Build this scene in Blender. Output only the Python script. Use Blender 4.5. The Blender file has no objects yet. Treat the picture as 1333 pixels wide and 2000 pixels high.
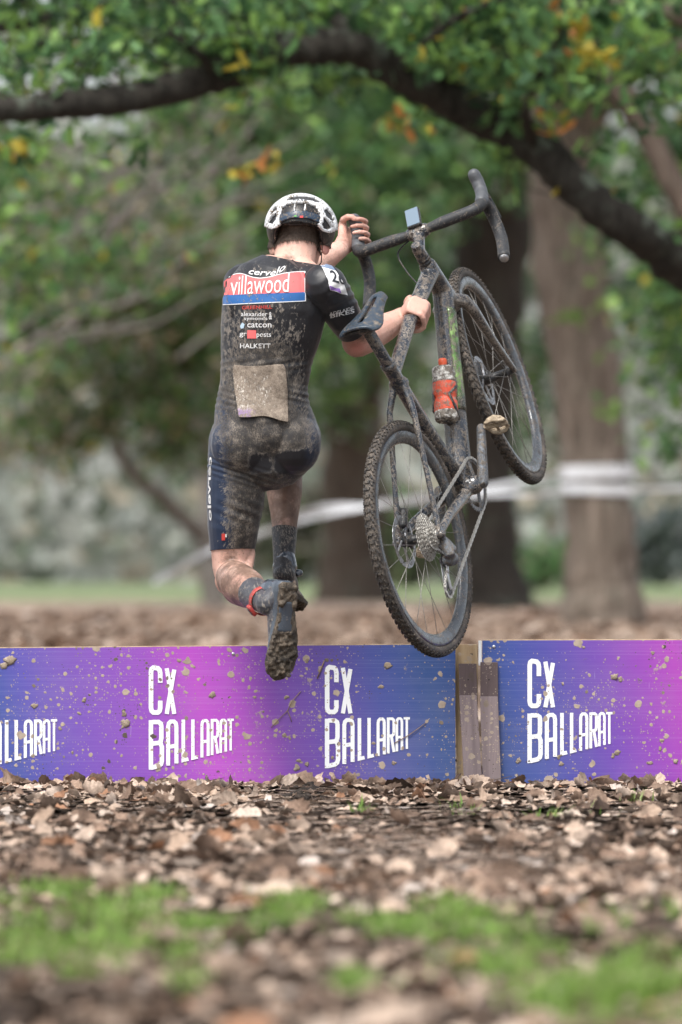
import bpy, bmesh, math, random
import numpy as np
from mathutils import Vector, Matrix, Quaternion, noise as mnoise
from mathutils.bvhtree import BVHTree

scene = bpy.context.scene
C = scene.collection
R = math.radians

# ---------------------------------------------------------------- camera
F = 11000.0                      # focal length in photo pixels (198 mm on 36 mm high frame)
CAMZ = 0.69
cam = bpy.data.cameras.new('camera'); camo = bpy.data.objects.new('camera', cam); C.objects.link(camo)
camo.location = (0, 0, CAMZ); camo.rotation_euler = (R(90), 0, 0)
cam.sensor_fit = 'VERTICAL'; cam.sensor_height = 36.0; cam.lens = F*36/2000.0
cam.shift_y = 80/2000.0
cam.clip_start = 0.3; cam.clip_end = 2000
cam.dof.use_dof = True; cam.dof.focus_distance = 16.72; cam.dof.aperture_fstop = 3.0
scene.camera = camo

# ---------------------------------------------------------------- world, sun, exposure
w = bpy.data.worlds.new('World'); scene.world = w; w.use_nodes = True
wn = w.node_tree; bg = wn.nodes['Background']
sky = wn.nodes.new('ShaderNodeTexSky'); sky.sky_type = 'NISHITA'; sky.sun_disc = False
SUN_EL, SUN_AZ = 58, 205         # azimuth measured from +Y (north), clockwise: behind the camera, a little left
sky.sun_elevation = R(SUN_EL); sky.sun_rotation = R(SUN_AZ)
sky.air_density = 1.0; sky.dust_density = 4.0; sky.ozone_density = 1.0
hs = wn.nodes.new('ShaderNodeHueSaturation'); hs.inputs['Saturation'].default_value = 0.35
wn.links.new(sky.outputs[0], hs.inputs['Color']); wn.links.new(hs.outputs[0], bg.inputs[0])
bg.inputs[1].default_value = 0.13
sl = bpy.data.lights.new('sun', 'SUN'); sl.energy = 1.5; sl.angle = R(20); sl.color = (1.0, 0.96, 0.9)
so = bpy.data.objects.new('sun', sl); C.objects.link(so)
sdir = Vector((math.sin(R(SUN_AZ))*math.cos(R(SUN_EL)), math.cos(R(SUN_AZ))*math.cos(R(SUN_EL)), math.sin(R(SUN_EL))))
so.rotation_euler = sdir.to_track_quat('Z', 'Y').to_euler(); so.location = (0, 0, 30)
vs = scene.view_settings; vs.view_transform = 'Standard'; vs.look = 'None'; vs.gamma = 1.0; vs.exposure = 1.0
scene.cycles.use_denoising = True
scene.cycles.max_bounces = 6; scene.cycles.transparent_max_bounces = 6

random.seed(7); rng = np.random.default_rng(7)

def P(px, py, Y):
    return Vector(((px-666.5)/F*Y, Y, CAMZ+(1080-py)/F*Y))
def PX(v):
    return 666.5+F*v[0]/v[1], 1080-F*(v[2]-CAMZ)/v[1]
def lerp(a, b, t): return a+(b-a)*t
def sst(a, b, x):
    t = min(1, max(0, (x-a)/(b-a))); return t*t*(3-2*t)
def interp(tab, x):
    xs = [t[0] for t in tab]
    return [float(np.interp(x, xs, [t[k] for t in tab])) for k in range(1, len(tab[0]))]

# ---------------------------------------------------------------- tagging
def tag(o, label=None, cat=None, group=None, kind=None):
    if label: o['label'] = label
    if cat: o['category'] = cat
    if group: o['group'] = group
    if kind: o['kind'] = kind
    return o
def empty(name, loc=(0, 0, 0), parent=None, matrix=None):
    o = bpy.data.objects.new(name, None); C.objects.link(o); o.empty_display_size = 0.05
    if matrix is not None: o.matrix_world = matrix
    else: o.location = loc
    if parent: o.parent = parent
    return o

# ---------------------------------------------------------------- materials
def lin(r, g, b):
    f = lambda c: (c/255/12.92) if c/255 <= 0.04045 else ((c/255+0.055)/1.055)**2.4
    return (f(r), f(g), f(b), 1.0)
class NT:
    def __init__(s, name):
        s.m = bpy.data.materials.new(name); s.m.use_nodes = True
        s.nt = s.m.node_tree; s.b = s.nt.nodes['Principled BSDF']
        s.out = s.nt.nodes['Material Output']
    def n(s, t, **kw):
        nd = s.nt.nodes.new(t)
        for k, v in kw.items(): setattr(nd, k, v)
        return nd
    def l(s, a, b): s.nt.links.new(a, b)
    def val(s, sock, v):
        if isinstance(v, bpy.types.NodeSocket): s.l(v, sock)
        else: sock.default_value = v
    def pos(s): return s.n('ShaderNodeNewGeometry').outputs['Position']
    def obj(s): return s.n('ShaderNodeTexCoord').outputs['Object']
    def attr(s, name, out='Fac'): return s.n('ShaderNodeAttribute', attribute_name=name).outputs[out]
    def mapping(s, vec, scale=(1, 1, 1), rot=(0, 0, 0), loc=(0, 0, 0)):
        m = s.n('ShaderNodeMapping'); s.l(vec, m.inputs[0])
        m.inputs['Scale'].default_value = scale; m.inputs['Rotation'].default_value = rot; m.inputs['Location'].default_value = loc
        return m.outputs[0]
    def noise(s, vec, scale, detail=4, rough=0.55, dist=0.0):
        t = s.n('ShaderNodeTexNoise'); s.l(vec, t.inputs['Vector'])
        t.inputs['Scale'].default_value = scale; t.inputs['Detail'].default_value = detail
        t.inputs['Roughness'].default_value = rough; t.inputs['Distortion'].default_value = dist
        return t.outputs['Fac']
    def voro(s, vec, scale, feature='F1', out='Distance', rand=1.0):
        t = s.n('ShaderNodeTexVoronoi', feature=feature); s.l(vec, t.inputs['Vector']); t.inputs['Scale'].default_value = scale
        t.inputs['Randomness'].default_value = rand
        return t.outputs[out]
    def math(s, op, a, b=None, c=None, clamp=False):
        m = s.n('ShaderNodeMath', operation=op, use_clamp=clamp)
        s.val(m.inputs[0], a)
        if b is not None: s.val(m.inputs[1], b)
        if c is not None: s.val(m.inputs[2], c)
        return m.outputs[0]
    def step(s, x, a, b, lo=0.0, hi=1.0):
        m = s.n('ShaderNodeMapRange', interpolation_type='SMOOTHSTEP'); s.val(m.inputs[0], x)
        m.inputs[1].default_value = a; m.inputs[2].default_value = b; m.inputs[3].default_value = lo; m.inputs[4].default_value = hi
        return m.outputs[0]
    def mix(s, f, a, b):
        m = s.n('ShaderNodeMix', data_type='RGBA'); s.val(m.inputs[0], f); s.val(m.inputs[6], a); s.val(m.inputs[7], b)
        return m.outputs[2]
    def ramp(s, f, stops, mode='LINEAR'):
        r = s.n('ShaderNodeValToRGB'); s.l(f, r.inputs[0]); e = r.color_ramp.elements; r.color_ramp.interpolation = mode
        e[0].position, e[0].color = stops[0]; e[1].position, e[1].color = stops[-1]
        for p_, c_ in stops[1:-1]:
            x = e.new(p_); x.color = c_
        return r.outputs[0]
    def sep(s, v, k):
        x = s.n('ShaderNodeSeparateXYZ'); s.l(v, x.inputs[0]); return x.outputs[k]
    def bump(s, h, strength, dist=0.01, normal=None):
        b = s.n('ShaderNodeBump'); s.l(h, b.inputs['Height']); b.inputs['Strength'].default_value = strength; b.inputs['Distance'].default_value = dist
        if normal is not None: s.l(normal, b.inputs['Normal'])
        return b.outputs[0]
    def set(s, **kw):
        for k, v in kw.items(): s.val(s.b.inputs[k.replace('_', ' ')], v)
        return s
MUD_D = (0.017, 0.0135, 0.011, 1); MUD_L = (0.235, 0.20, 0.165, 1)

def simple(name, col, rough=0.5, metal=0.0, var=0.25, scale=30, bump=0.0, spec=0.5, coat=0.0):
    t = NT(name); p = t.pos()
    n = t.noise(p, scale, 5)
    c0 = tuple(c*(1-var) for c in col[:3])+(1,); c1 = tuple(min(1, c*(1+var)) for c in col[:3])+(1,)
    t.set(Base_Color=t.ramp(n, [(0.3, c0), (0.7, c1)]), Roughness=rough, Metallic=metal, Specular_IOR_Level=spec, Coat_Weight=coat)
    if bump: t.set(Normal=t.bump(t.noise(p, scale*3, 4), bump, 0.004))
    return t.m
def muddy(name, base, amount=0.5, rough=0.35, metal=0.0, scale=45, coord='obj', mudd=MUD_D, mudl=MUD_L, stretch=(1, 1, 1), coat=0.0, bump=0.5, edge=0.06):
    """painted thing with caked mud: amount = share of the surface covered"""
    t = NT(name); p = t.obj() if coord == 'obj' else t.pos()
    p = t.mapping(p, stretch)
    n = t.noise(p, scale, 7, 0.65, 0.4); n2 = t.noise(p, scale*4.3, 4, 0.6)
    s = t.math('ADD', t.math('MULTIPLY', n, 0.7), t.math('MULTIPLY', n2, 0.3))
    th = 0.5+(0.5-amount)*0.42
    k = t.step(s, th-edge, th+edge)
    big = t.noise(p, scale*0.35, 4)
    mud = t.ramp(t.math('ADD', t.math('MULTIPLY', n2, 0.55), t.math('MULTIPLY', big, 0.5)), [(0.40, mudd), (0.52, tuple(lerp(a, b, .45) for a, b in zip(mudd, mudl))), (0.63, mudl)])
    col = t.mix(k, base if isinstance(base, tuple) else base(t, p), mud)
    t.set(Base_Color=col, Roughness=t.step(k, 0, 1, rough, 0.72), Metallic=t.math('MULTIPLY', t.math('SUBTRACT', 1.0, k), metal), Coat_Weight=coat)
    h = t.math('ADD', t.math('MULTIPLY', k, 0.6), t.math('MULTIPLY', n2, 0.5))
    t.set(Normal=t.bump(h, bump, 0.004))
    return t.m

# ---------------------------------------------------------------- mesh building
class MB:
    def __init__(s): s.v = []; s.f = []
    def add(s, vs, fs):
        o = len(s.v); s.v += [tuple(x) for x in vs]; s.f += [tuple(i+o for i in f) for f in fs]; return s
    def box(s, c, size, M=None):
        M = M or Matrix.Identity(3); c = Vector(c)
        h = [x/2 for x in size]
        vs = [c+M@Vector((sx*h[0], sy*h[1], sz*h[2])) for sx in (-1, 1) for sy in (-1, 1) for sz in (-1, 1)]
        return s.add(vs, [(0, 1, 3, 2), (4, 6, 7, 5), (0, 4, 5, 1), (2, 3, 7, 6), (0, 2, 6, 4), (1, 5, 7, 3)])
    def tube(s, path, rad, n=12, ref=None, cap=True, closed=False):
        """rad: list of r or (ra, rb); ra along ref"""
        path = [Vector(p) for p in path]; m = len(path)
        if not isinstance(rad, (list, tuple)): rad = [rad]*m
        vs = []; A = None
        for i, p in enumerate(path):
            if closed: T = (path[(i+1) % m]-path[i-1])
            else: T = path[min(i+1, m-1)]-path[max(i-1, 0)]
            T.normalize()
            if ref is not None:
                rf = Vector(ref[i]) if isinstance(ref, list) else Vector(ref)
                A = (rf-T*rf.dot(T)).normalized()
            elif A is None:
                rf = Vector((0, 0, 1)) if abs(T.z) < .9 else Vector((1, 0, 0))
                A = (rf-T*rf.dot(T)).normalized()
            else: A = (A-T*A.dot(T)).normalized()
            B = T.cross(A)
            r = rad[i]; ra, rb = r if isinstance(r, (list, tuple)) else (r, r)
            for k in range(n):
                a = 2*math.pi*k/n
                vs.append(p+A*(ra*math.cos(a))+B*(rb*math.sin(a)))
        fs = []
        for i in range(m if closed else m-1):
            j = (i+1) % m
            for k in range(n):
                fs.append((i*n+k, i*n+(k+1) % n, j*n+(k+1) % n, j*n+k))
        if cap and not closed:
            fs.append(tuple(range(n-1, -1, -1))); fs.append(tuple(range((m-1)*n, m*n)))
        return s.add(vs, fs)
    def capsule(s, path, rad, n=14, ref=None):
        """tube with rounded ends (for remeshed bodies)"""
        path = [Vector(p) for p in path]
        def rr(r): return r if isinstance(r, (list, tuple)) else (r, r)
        d0 = (path[0]-path[1]).normalized(); d1 = (path[-1]-path[-2]).normalized()
        r0 = rr(rad[0]); r1 = rr(rad[-1])
        pp = []; rd = []
        for a in (80, 55, 28):
            q = math.radians(a); pp.append(path[0]+d0*(min(r0)*math.sin(q))); rd.append((r0[0]*math.cos(q), r0[1]*math.cos(q)))
        pp += path; rd += [rr(r) for r in rad]
        for a in (28, 55, 80):
            q = math.radians(a); pp.append(path[-1]+d1*(min(r1)*math.sin(q))); rd.append((r1[0]*math.cos(q), r1[1]*math.cos(q)))
        if isinstance(ref, list): ref = [ref[0]]*3+ref+[ref[-1]]*3
        return s.tube(pp, rd, n, ref)
    def ell(s, c, r, M=None, nu=20, nv=12):
        c = Vector(c); M = M or Matrix.Identity(3)
        r = r if isinstance(r, (list, tuple)) else (r, r, r)
        vs = [c+M@Vector((0, 0, r[2]))]; fs = []
        for j in range(1, nv):
            t = math.pi*j/nv
            for i in range(nu):
                a = 2*math.pi*i/nu
                vs.append(c+M@Vector((r[0]*math.sin(t)*math.cos(a), r[1]*math.sin(t)*math.sin(a), r[2]*math.cos(t))))
        vs.append(c+M@Vector((0, 0, -r[2]))); e = len(vs)-1
        for i in range(nu):
            fs.append((0, 1+i, 1+(i+1) % nu)); fs.append((e, e-nu+(i+1) % nu, e-nu+i))
        for j in range(nv-2):
            for i in range(nu):
                a = 1+j*nu+i; b = 1+j*nu+(i+1) % nu
                fs.append((a, a+nu, b+nu, b))
        return s.add(vs, fs)
    def prism(s, poly, O, U, V, t):
        """2D polygon extruded by t along U x V"""
        O, U, V = Vector(O), Vector(U), Vector(V); W = U.cross(V).normalized()*t
        n = len(poly); a = [O+U*x+V*y for x, y in poly]; b = [q+W for q in a]
        fs = [tuple(range(n-1, -1, -1)), tuple(range(n, 2*n))]+[(i, (i+1) % n, n+(i+1) % n, n+i) for i in range(n)]
        return s.add(a+b, fs)
    def mesh(s, name='mesh', smooth=True):
        me = bpy.data.meshes.new(name); me.from_pydata([tuple(v) for v in s.v], [], s.f); me.update()
        if smooth: me.polygons.foreach_set('use_smooth', [True]*len(me.polygons))
        return me
    def build(s, name, mat, parent=None, smooth=True, bevel=0, M=None):
        if M is not None: s.v = [tuple(M@Vector(v)) for v in s.v]
        me = s.mesh(name, smooth); me.materials.append(mat)
        o = bpy.data.objects.new(name, me); C.objects.link(o)
        if parent is not None:
            o.parent = parent
        if bevel:
            m = o.modifiers.new('bevel', 'BEVEL'); m.width = bevel; m.segments = 2; m.limit_method = 'ANGLE'
        return o
def wpart(mb, name, mat, parent, base, **kw):
    """part given in world coordinates under an Empty at base (no rotation)"""
    mb.v = [tuple(Vector(v)-Vector(base)) for v in mb.v]
    return mb.build(name, mat, parent, **kw)
def remesh(mb, voxel, smooth_it=4, fac=0.5):
    o = mb_o = bpy.data.objects.new('tmp', mb.mesh('tmp')); C.objects.link(o)
    m = o.modifiers.new('r', 'REMESH'); m.mode = 'VOXEL'; m.voxel_size = voxel; m.use_smooth_shade = True
    if smooth_it:
        q = o.modifiers.new('s', 'SMOOTH'); q.iterations = smooth_it; q.factor = fac
    dg = bpy.context.evaluated_depsgraph_get()
    me = bpy.data.meshes.new_from_object(o.evaluated_get(dg))
    bpy.data.objects.remove(o)
    me.polygons.foreach_set('use_smooth', [True]*len(me.polygons))
    return me
def link(name, me, mat, parent=None):
    me.materials.clear(); me.materials.append(mat)
    o = bpy.data.objects.new(name, me); C.objects.link(o)
    if parent: o.parent = parent
    return o
def np_mesh(name, V, Fc, mat, cols=None, smooth=False):
    """V (n,3), Fc (m,k) int; cols (n,3) point colours"""
    me = bpy.data.meshes.new(name); k = Fc.shape[1]
    me.vertices.add(len(V)); me.vertices.foreach_set('co', V.astype(np.float32).ravel())
    me.loops.add(Fc.size); me.loops.foreach_set('vertex_index', Fc.astype(np.int32).ravel())
    me.polygons.add(len(Fc)); me.polygons.foreach_set('loop_start', np.arange(0, Fc.size, k, dtype=np.int32))
    me.polygons.foreach_set('loop_total', np.full(len(Fc), k, dtype=np.int32))
    me.update(calc_edges=True)
    if smooth: me.polygons.foreach_set('use_smooth', [True]*len(me.polygons))
    if cols is not None:
        a = me.color_attributes.new('col', 'FLOAT_COLOR', 'POINT')
        a.data.foreach_set('color', np.concatenate([cols, np.ones((len(cols), 1))], 1).astype(np.float32).ravel())
    me.materials.append(mat)
    o = bpy.data.objects.new(name, me); C.objects.link(o)
    return o
#SECTION2
# ================================================================ GROUND
def vn(x, y, s, seed=0.0):
    return mnoise.noise(Vector((x*s, y*s, seed)))
def ground_h(x, y):
    if y > 30: return 0.0
    return 0.014*vn(x, y, 0.9, 3)+0.008*vn(x, y, 2.7, 5)-0.036
t = NT('leaf_strewn_earth'); p = t.pos()
n1 = t.noise(p, 9, 8, 0.7); n2 = t.noise(p, 1.4, 4); yy = t.sep(p, 1); xx = t.sep(p, 0)
earth = t.ramp(n1, [(0.3, (0.030, 0.022, 0.016, 1)), (0.5, (0.085, 0.062, 0.046, 1)), (0.7, (0.24, 0.18, 0.135, 1))])
litter = t.ramp(t.noise(p, 4, 6, 0.7), [(0.3, (0.13, 0.09, 0.068, 1)), (0.55, (0.31, 0.225, 0.175, 1)), (0.75, (0.48, 0.37, 0.30, 1))])
turf = t.ramp(t.noise(p, 3, 5), [(0.3, (0.075, 0.11, 0.045, 1)), (0.7, (0.20, 0.245, 0.11, 1))])
field = t.ramp(t.noise(p, .15, 4), [(0.35, (0.135, 0.15, 0.135, 1)), (0.65, (0.215, 0.22, 0.20, 1))])
c = t.mix(t.step(yy, 22, 34), earth, litter)
wob = t.math('ADD', yy, t.math('MULTIPLY', t.math('SUBTRACT', n2, 0.5), 34.0))
c = t.mix(t.step(wob, 76, 86), c, turf)
c = t.mix(t.step(wob, 118, 135), c, field)
t.set(Base_Color=c, Roughness=0.9, Normal=t.bump(n1, 0.6, 0.02))
M_ground = t.m
ys = list(np.arange(3, 20, 0.09))+list(np.arange(20, 60, 1.2))+[60, 90, 110, 125, 130, 138, 146, 154, 162, 170, 178, 186, 200, 400, 700, 1200]
xs_f = np.arange(-2.4, 2.41, 0.09)
gv = []; gf = []; cols_n = None
for y in ys:
    row = [-900, -200, -40, -12, -5]+list(xs_f)+[5, 12, 40, 200, 900]
    cols_n = len(row)
    for x in row:
        gv.append((x, y, ground_h(x, y) if (abs(x) < 5 and y < 60) else (7.0*sst(128, 185, y) if y > 100 else 0.0)))
for j in range(len(ys)-1):
    for i in range(cols_n-1):
        a = j*cols_n+i; gf.append((a, a+1, a+1+cols_n, a+cols_n))
g = MB().add(gv, gf); ground = g.build('ground', M_ground); tag(ground, 'brown earth strewn with dead leaves running back to grass', kind='structure')
# plain outer sheet behind and beside the camera
g = MB().add([(-900, -300, -0.012), (900, -300, -0.012), (900, 3.02, -0.012), (-900, 3.02, -0.012)], [(0, 1, 2, 3)])
o = g.build('ground', M_ground); tag(o, 'brown earth continuing toward the camera side', kind='structure')

# ---------------------------------------------------------------- fallen leaves
t = NT('dead_leaf'); 
lc = t.attr('col', 'Color'); nn = t.noise(t.pos(), 90, 4)
dk = t.n('ShaderNodeMix', data_type='RGBA', blend_type='MULTIPLY'); dk.inputs[0].default_value = 1
t.l(lc, dk.inputs[6]); t.l(t.ramp(nn, [(0.3, (0.6, 0.57, 0.55, 1)), (0.65, (1.08, 1.06, 1.04, 1))]), dk.inputs[7])
t.set(Base_Color=dk.outputs[2], Roughness=0.75, Specular_IOR_Level=0.25, Normal=t.bump(t.noise(t.pos(), 160, 3), 0.35, 0.003))
tr = t.n('ShaderNodeBsdfTranslucent'); t.l(dk.outputs[2], tr.inputs[0]); mx = t.n('ShaderNodeMixShader'); mx.inputs[0].default_value = .12
t.l(t.b.outputs[0], mx.inputs[1]); t.l(tr.outputs[0], mx.inputs[2]); t.l(mx.outputs[0], t.out.inputs[0])
M_dead = t.m
WID = np.array([.012, .12, .20, .16, .26, .20, .30, .22, .19, .012])   # lobed oak outline (half widths)
def leaf_template(bend, fold, twist):
    n = len(WID); V = []
    for i, w_ in enumerate(WID):
        s_ = i/(n-1)-.5
        a = s_*bend
        cx = (math.sin(a)/bend if abs(bend) > 1e-3 else s_); cz = ((1-math.cos(a))/bend if abs(bend) > 1e-3 else 0)
        tw = twist*s_
        sk = 0.03*(-1)**i
        for sd in (-1, 0, 1):
            yy_ = sd*w_; zz = abs(sd)*w_*fold+ (0.06*math.sin(9*s_+2*sd)*abs(sd))
            V.append((cx+abs(sd)*sk, yy_*math.cos(tw)-zz*math.sin(tw), cz+yy_*math.sin(tw)+zz*math.cos(tw)))
    Fq = []
    for i in range(n-1):
        for k in (0, 1):
            a = i*3+k; Fq.append((a, a+1, a+4, a+3))
    return np.array(V), np.array(Fq)
TEMPL = [leaf_template(random.uniform(-2.2, 2.2), random.uniform(-.5, .9), random.uniform(-1.2, 1.2)) for _ in range(16)]
PAL = np.array([(.45, .36, .295), (.39, .305, .245), (.325, .245, .19), (.26, .185, .14), (.18, .125, .094), (.095, .066, .050), (.48, .40, .34), (.28, .155, .095), (.42, .37, .335)])
PALW = np.array([.17, .18, .18, .16, .12, .09, .06, .025, .03]); PALW = PALW/PALW.sum()
def eul(rx, ry, rz):
    cx, sx, cy, sy, cz, sz = np.cos(rx), np.sin(rx), np.cos(ry), np.sin(ry), np.cos(rz), np.sin(rz)
    n = len(rx); M = np.zeros((n, 3, 3))
    M[:, 0, 0] = cz*cy; M[:, 0, 1] = cz*sy*sx-sz*cx; M[:, 0, 2] = cz*sy*cx+sz*sx
    M[:, 1, 0] = sz*cy; M[:, 1, 1] = sz*sy*sx+cz*cx; M[:, 1, 2] = sz*sy*cx-cz*sx
    M[:, 2, 0] = -sy; M[:, 2, 1] = cy*sx; M[:, 2, 2] = cy*cx
    return M
def gather(n, y0, y1, pad):
    y = rng.uniform(y0, y1, int(n*2)); keep = rng.uniform(0, 1, len(y)) < (y*.0606+pad)/(y1*.0606+pad)
    y = y[keep][:n]; x = rng.uniform(-1, 1, len(y))*(y*.0606+pad)
    return x, y
def bare(x, y):
    """0..1 how bare (mud) the ground is"""
    q = vn(x, y, 1.3, 9)*.6+vn(x, y, 3.1, 11)*.5
    px, py = 666.5+F*x/y, 1080+F*CAMZ/y
    m = math.exp(-((px-780)/230)**2-((py-1635)/55)**2)*1.15+math.exp(-((px-590)/70)**2-((py-1540)/40)**2)*1.0
    return sst(.22, .75, q*.9+m)
LV = []; LF = []; LC = []; off = 0
N1 = 56000
x, y = gather(N1, 7.6, 16.93, .55)
sel = np.array([rng.uniform() > 0.88*bare(a, b) for a, b in zip(x, y)]); x, y = x[sel], y[sel]
PATCH = [(90, 1775, 110, 26, 1), (230, 1790, 120, 30, 1), (60, 1850, 120, 36, 1.2), (240, 1850, 110, 26, .8), (380, 1815, 60, 34, 1.1), (470, 1800, 90, 26, .6), (610, 1785, 110, 22, .5),
         (720, 1795, 70, 26, .6), (800, 1815, 60, 30, 1.2), (905, 1800, 60, 26, 1.1), (1000, 1815, 70, 22, .6), (1180, 1800, 90, 20, .4), (1310, 1800, 60, 22, .5),
         (170, 1885, 60, 20, .6), (345, 1890, 30, 18, .5), (970, 1885, 110, 24, .8), (1080, 1870, 90, 26, .7), (1230, 1880, 110, 34, 1.2), (1170, 1960, 130, 44, 1.5), (1290, 1950, 80, 50, 1.4),
         (1060, 1950, 60, 26, .6), (375, 1915, 40, 16, .4), (690, 1925, 40, 18, .3), (120, 1740, 60, 16, .5), (300, 1755, 70, 16, .4), (860, 1772, 80, 14, .4), (560, 1765, 60, 14, .3),
         (1080, 1590, 40, 10, .10), (905, 1575, 30, 8, .08), (700, 1578, 18, 8, .05), (1170, 1580, 30, 8, .06), (1240, 1560, 26, 8, .05)]
def grassy(a, b):
    px, py = 666.5+F*a/b, 1080+F*CAMZ/b
    return max(dn*math.exp(-((px-qx)/(sx*.8))**2-((py-qy)/(sy*.8))**2) for qx, qy, sx, sy, dn in PATCH)
sel = np.array([rng.uniform() > min(.50, .58*grassy(a, b)) for a, b in zip(x, y)]); x, y = x[sel], y[sel]
x2, y2 = gather(2200, 16.5, 16.96, .3); x = np.concatenate([x, x2]); y = np.concatenate([y, y2])
n = len(x)
size = rng.gamma(7, 1/7, n)*.058+.013; size = np.where(rng.uniform(0, 1, n) < .25, size*.5, size); size = np.clip(size, .018, .098)
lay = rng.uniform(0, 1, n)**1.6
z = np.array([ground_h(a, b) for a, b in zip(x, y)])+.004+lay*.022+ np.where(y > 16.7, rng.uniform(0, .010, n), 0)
tl = .07+.24*lay
rx = rng.normal(0, 1, n)*tl; ry = rng.normal(0, 1, n)*tl; rz = rng.uniform(0, 6.28, n)
stand = rng.uniform(0, 1, n) < np.where(y > 16.6, .05, .03); rx = np.where(stand, rng.uniform(.7, 1.5, n), rx); z = np.where(stand, z+size*.25, z)
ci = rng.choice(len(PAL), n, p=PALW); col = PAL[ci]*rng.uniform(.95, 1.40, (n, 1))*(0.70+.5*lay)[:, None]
ti = rng.integers(0, len(TEMPL), n)
Mr = eul(rx, ry, rz)
app = size/y*(lay > .55)*(np.abs(x) < y*.0600)*((1080+F*CAMZ/y) < 1995)
pass
big = set(np.argsort(-app)[:300].tolist())
var_mesh = {}
ib = []
for k in big:
    key = (int(ti[k]), int(ci[k]))
    if key not in var_mesh:
        V, Fq = TEMPL[key[0]]
        me = bpy.data.meshes.new('leaf'); me.from_pydata([tuple(v) for v in V], [], [tuple(int(q) for q in f) for f in Fq])
        a = me.color_attributes.new('col', 'FLOAT_COLOR', 'POINT'); a.data.foreach_set('color', list(tuple(PAL[key[1]])+(1.0,))*len(V))
        me.polygons.foreach_set('use_smooth', [True]*len(me.polygons)); me.materials.append(M_dead); var_mesh[key] = me
    o = bpy.data.objects.new('leaf', var_mesh[key]); C.objects.link(o); o.parent = ground
    M4 = Matrix([list(Mr[k][r]*size[k])+[(x[k], y[k], z[k])[r]] for r in range(3)]+[[0, 0, 0, 1]]); o.matrix_world = M4
rest = np.array([k for k in range(n) if k not in big])
for tid, (V, Fq) in enumerate(TEMPL):
    ii = rest[ti[rest] == tid]
    W = np.einsum('nij,vj->nvi', Mr[ii], V)*size[ii][:, None, None]+np.stack([x[ii], y[ii], z[ii]], 1)[:, None, :]
    W[:, :, 2] = np.maximum(W[:, :, 2], -.004)
    LV.append(W.reshape(-1, 3)); LF.append((np.arange(len(ii))[:, None, None]*len(V)+Fq[None]+off).reshape(-1, 4)); off += len(ii)*len(V)
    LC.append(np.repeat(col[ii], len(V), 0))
# crushed fragments matted between the leaves
off = sum(len(q) for q in LV)
fx_, fy_ = gather(30000, 8.0, 16.95, .35); nf = len(fx_); V = np.array([(-.5, -.1, 0), (-.05, -.34, .10), (.5, .05, .02), (.0, .30, -.04)]); Fq = np.array([(0, 1, 2, 3)])
sz_ = rng.uniform(.010, .034, nf); zz_ = np.array([ground_h(a, b) for a, b in zip(fx_, fy_)])+rng.uniform(.003, .017, nf)
Mr = eul(rng.normal(0, .25, nf), rng.normal(0, .25, nf), rng.uniform(0, 6.28, nf)); colf = PAL[rng.choice(len(PAL), nf, p=PALW)]*rng.uniform(.55, 1.05, (nf, 1))
W = np.einsum('nij,vj->nvi', Mr, V)*sz_[:, None, None]+np.stack([fx_, fy_, zz_], 1)[:, None, :]
LV.append(W.reshape(-1, 3)); LF.append((np.arange(nf)[:, None, None]*4+Fq[None]+off).reshape(-1, 4)); LC.append(np.repeat(colf, 4, 0)); off += nf*4
# behind the barrier: coarser leaves
x, y = gather(15000, 17.12, 60, 1.0); n = len(x)
V = np.array([(-.5, 0, 0), (-.1, -.28, .06), (.5, 0, .02), (.1, .26, .08)]); Fq = np.array([(0, 1, 2, 3)])
size = rng.uniform(.07, .15, n)*np.clip(y/26, 1, 2.0); z = .01+rng.uniform(0, .04, n)
Mr = eul(rng.normal(0, .4, n), rng.normal(0, .4, n), rng.uniform(0, 6.28, n))
col = PAL[rng.choice(len(PAL), n, p=PALW)]*rng.uniform(.8, 1.25, (n, 1))
W = np.einsum('nij,vj->nvi', Mr, V)*size[:, None, None]+np.stack([x, y, z], 1)[:, None, :]
LV.append(W.reshape(-1, 3)); LF.append((np.arange(n)[:, None, None]*4+Fq[None]+off).reshape(-1, 4)); LC.append(np.repeat(col, 4, 0))
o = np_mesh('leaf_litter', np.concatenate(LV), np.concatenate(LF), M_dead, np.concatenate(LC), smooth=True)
o.parent = ground; tag(o, kind='stuff')

# ---------------------------------------------------------------- grass in tufts
t = NT('grass_blade'); gc = t.attr('col', 'Color')
t.set(Base_Color=gc, Roughness=.55)
tr = t.n('ShaderNodeBsdfTranslucent'); t.l(gc, tr.inputs[0]); mx = t.n('ShaderNodeMixShader'); mx.inputs[0].default_value = .35
t.l(t.b.outputs[0], mx.inputs[1]); t.l(tr.outputs[0], mx.inputs[2]); t.l(mx.outputs[0], t.out.inputs[0]); M_grass = t.m
bx = []; by = []
for (px, py, sx, sy, dn) in PATCH:
    m = int(1100*dn)
    qx = px+rng.normal(0, .55, m)*sx; qy = py+rng.normal(0, .55, m)*sy
    yy_ = F*CAMZ/(np.clip(qy, 1530, 2100)-1080); bx.append((qx-666.5)/F*yy_); by.append(yy_)
bx = np.concatenate(bx); by = np.concatenate(by); n = len(bx)
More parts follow.
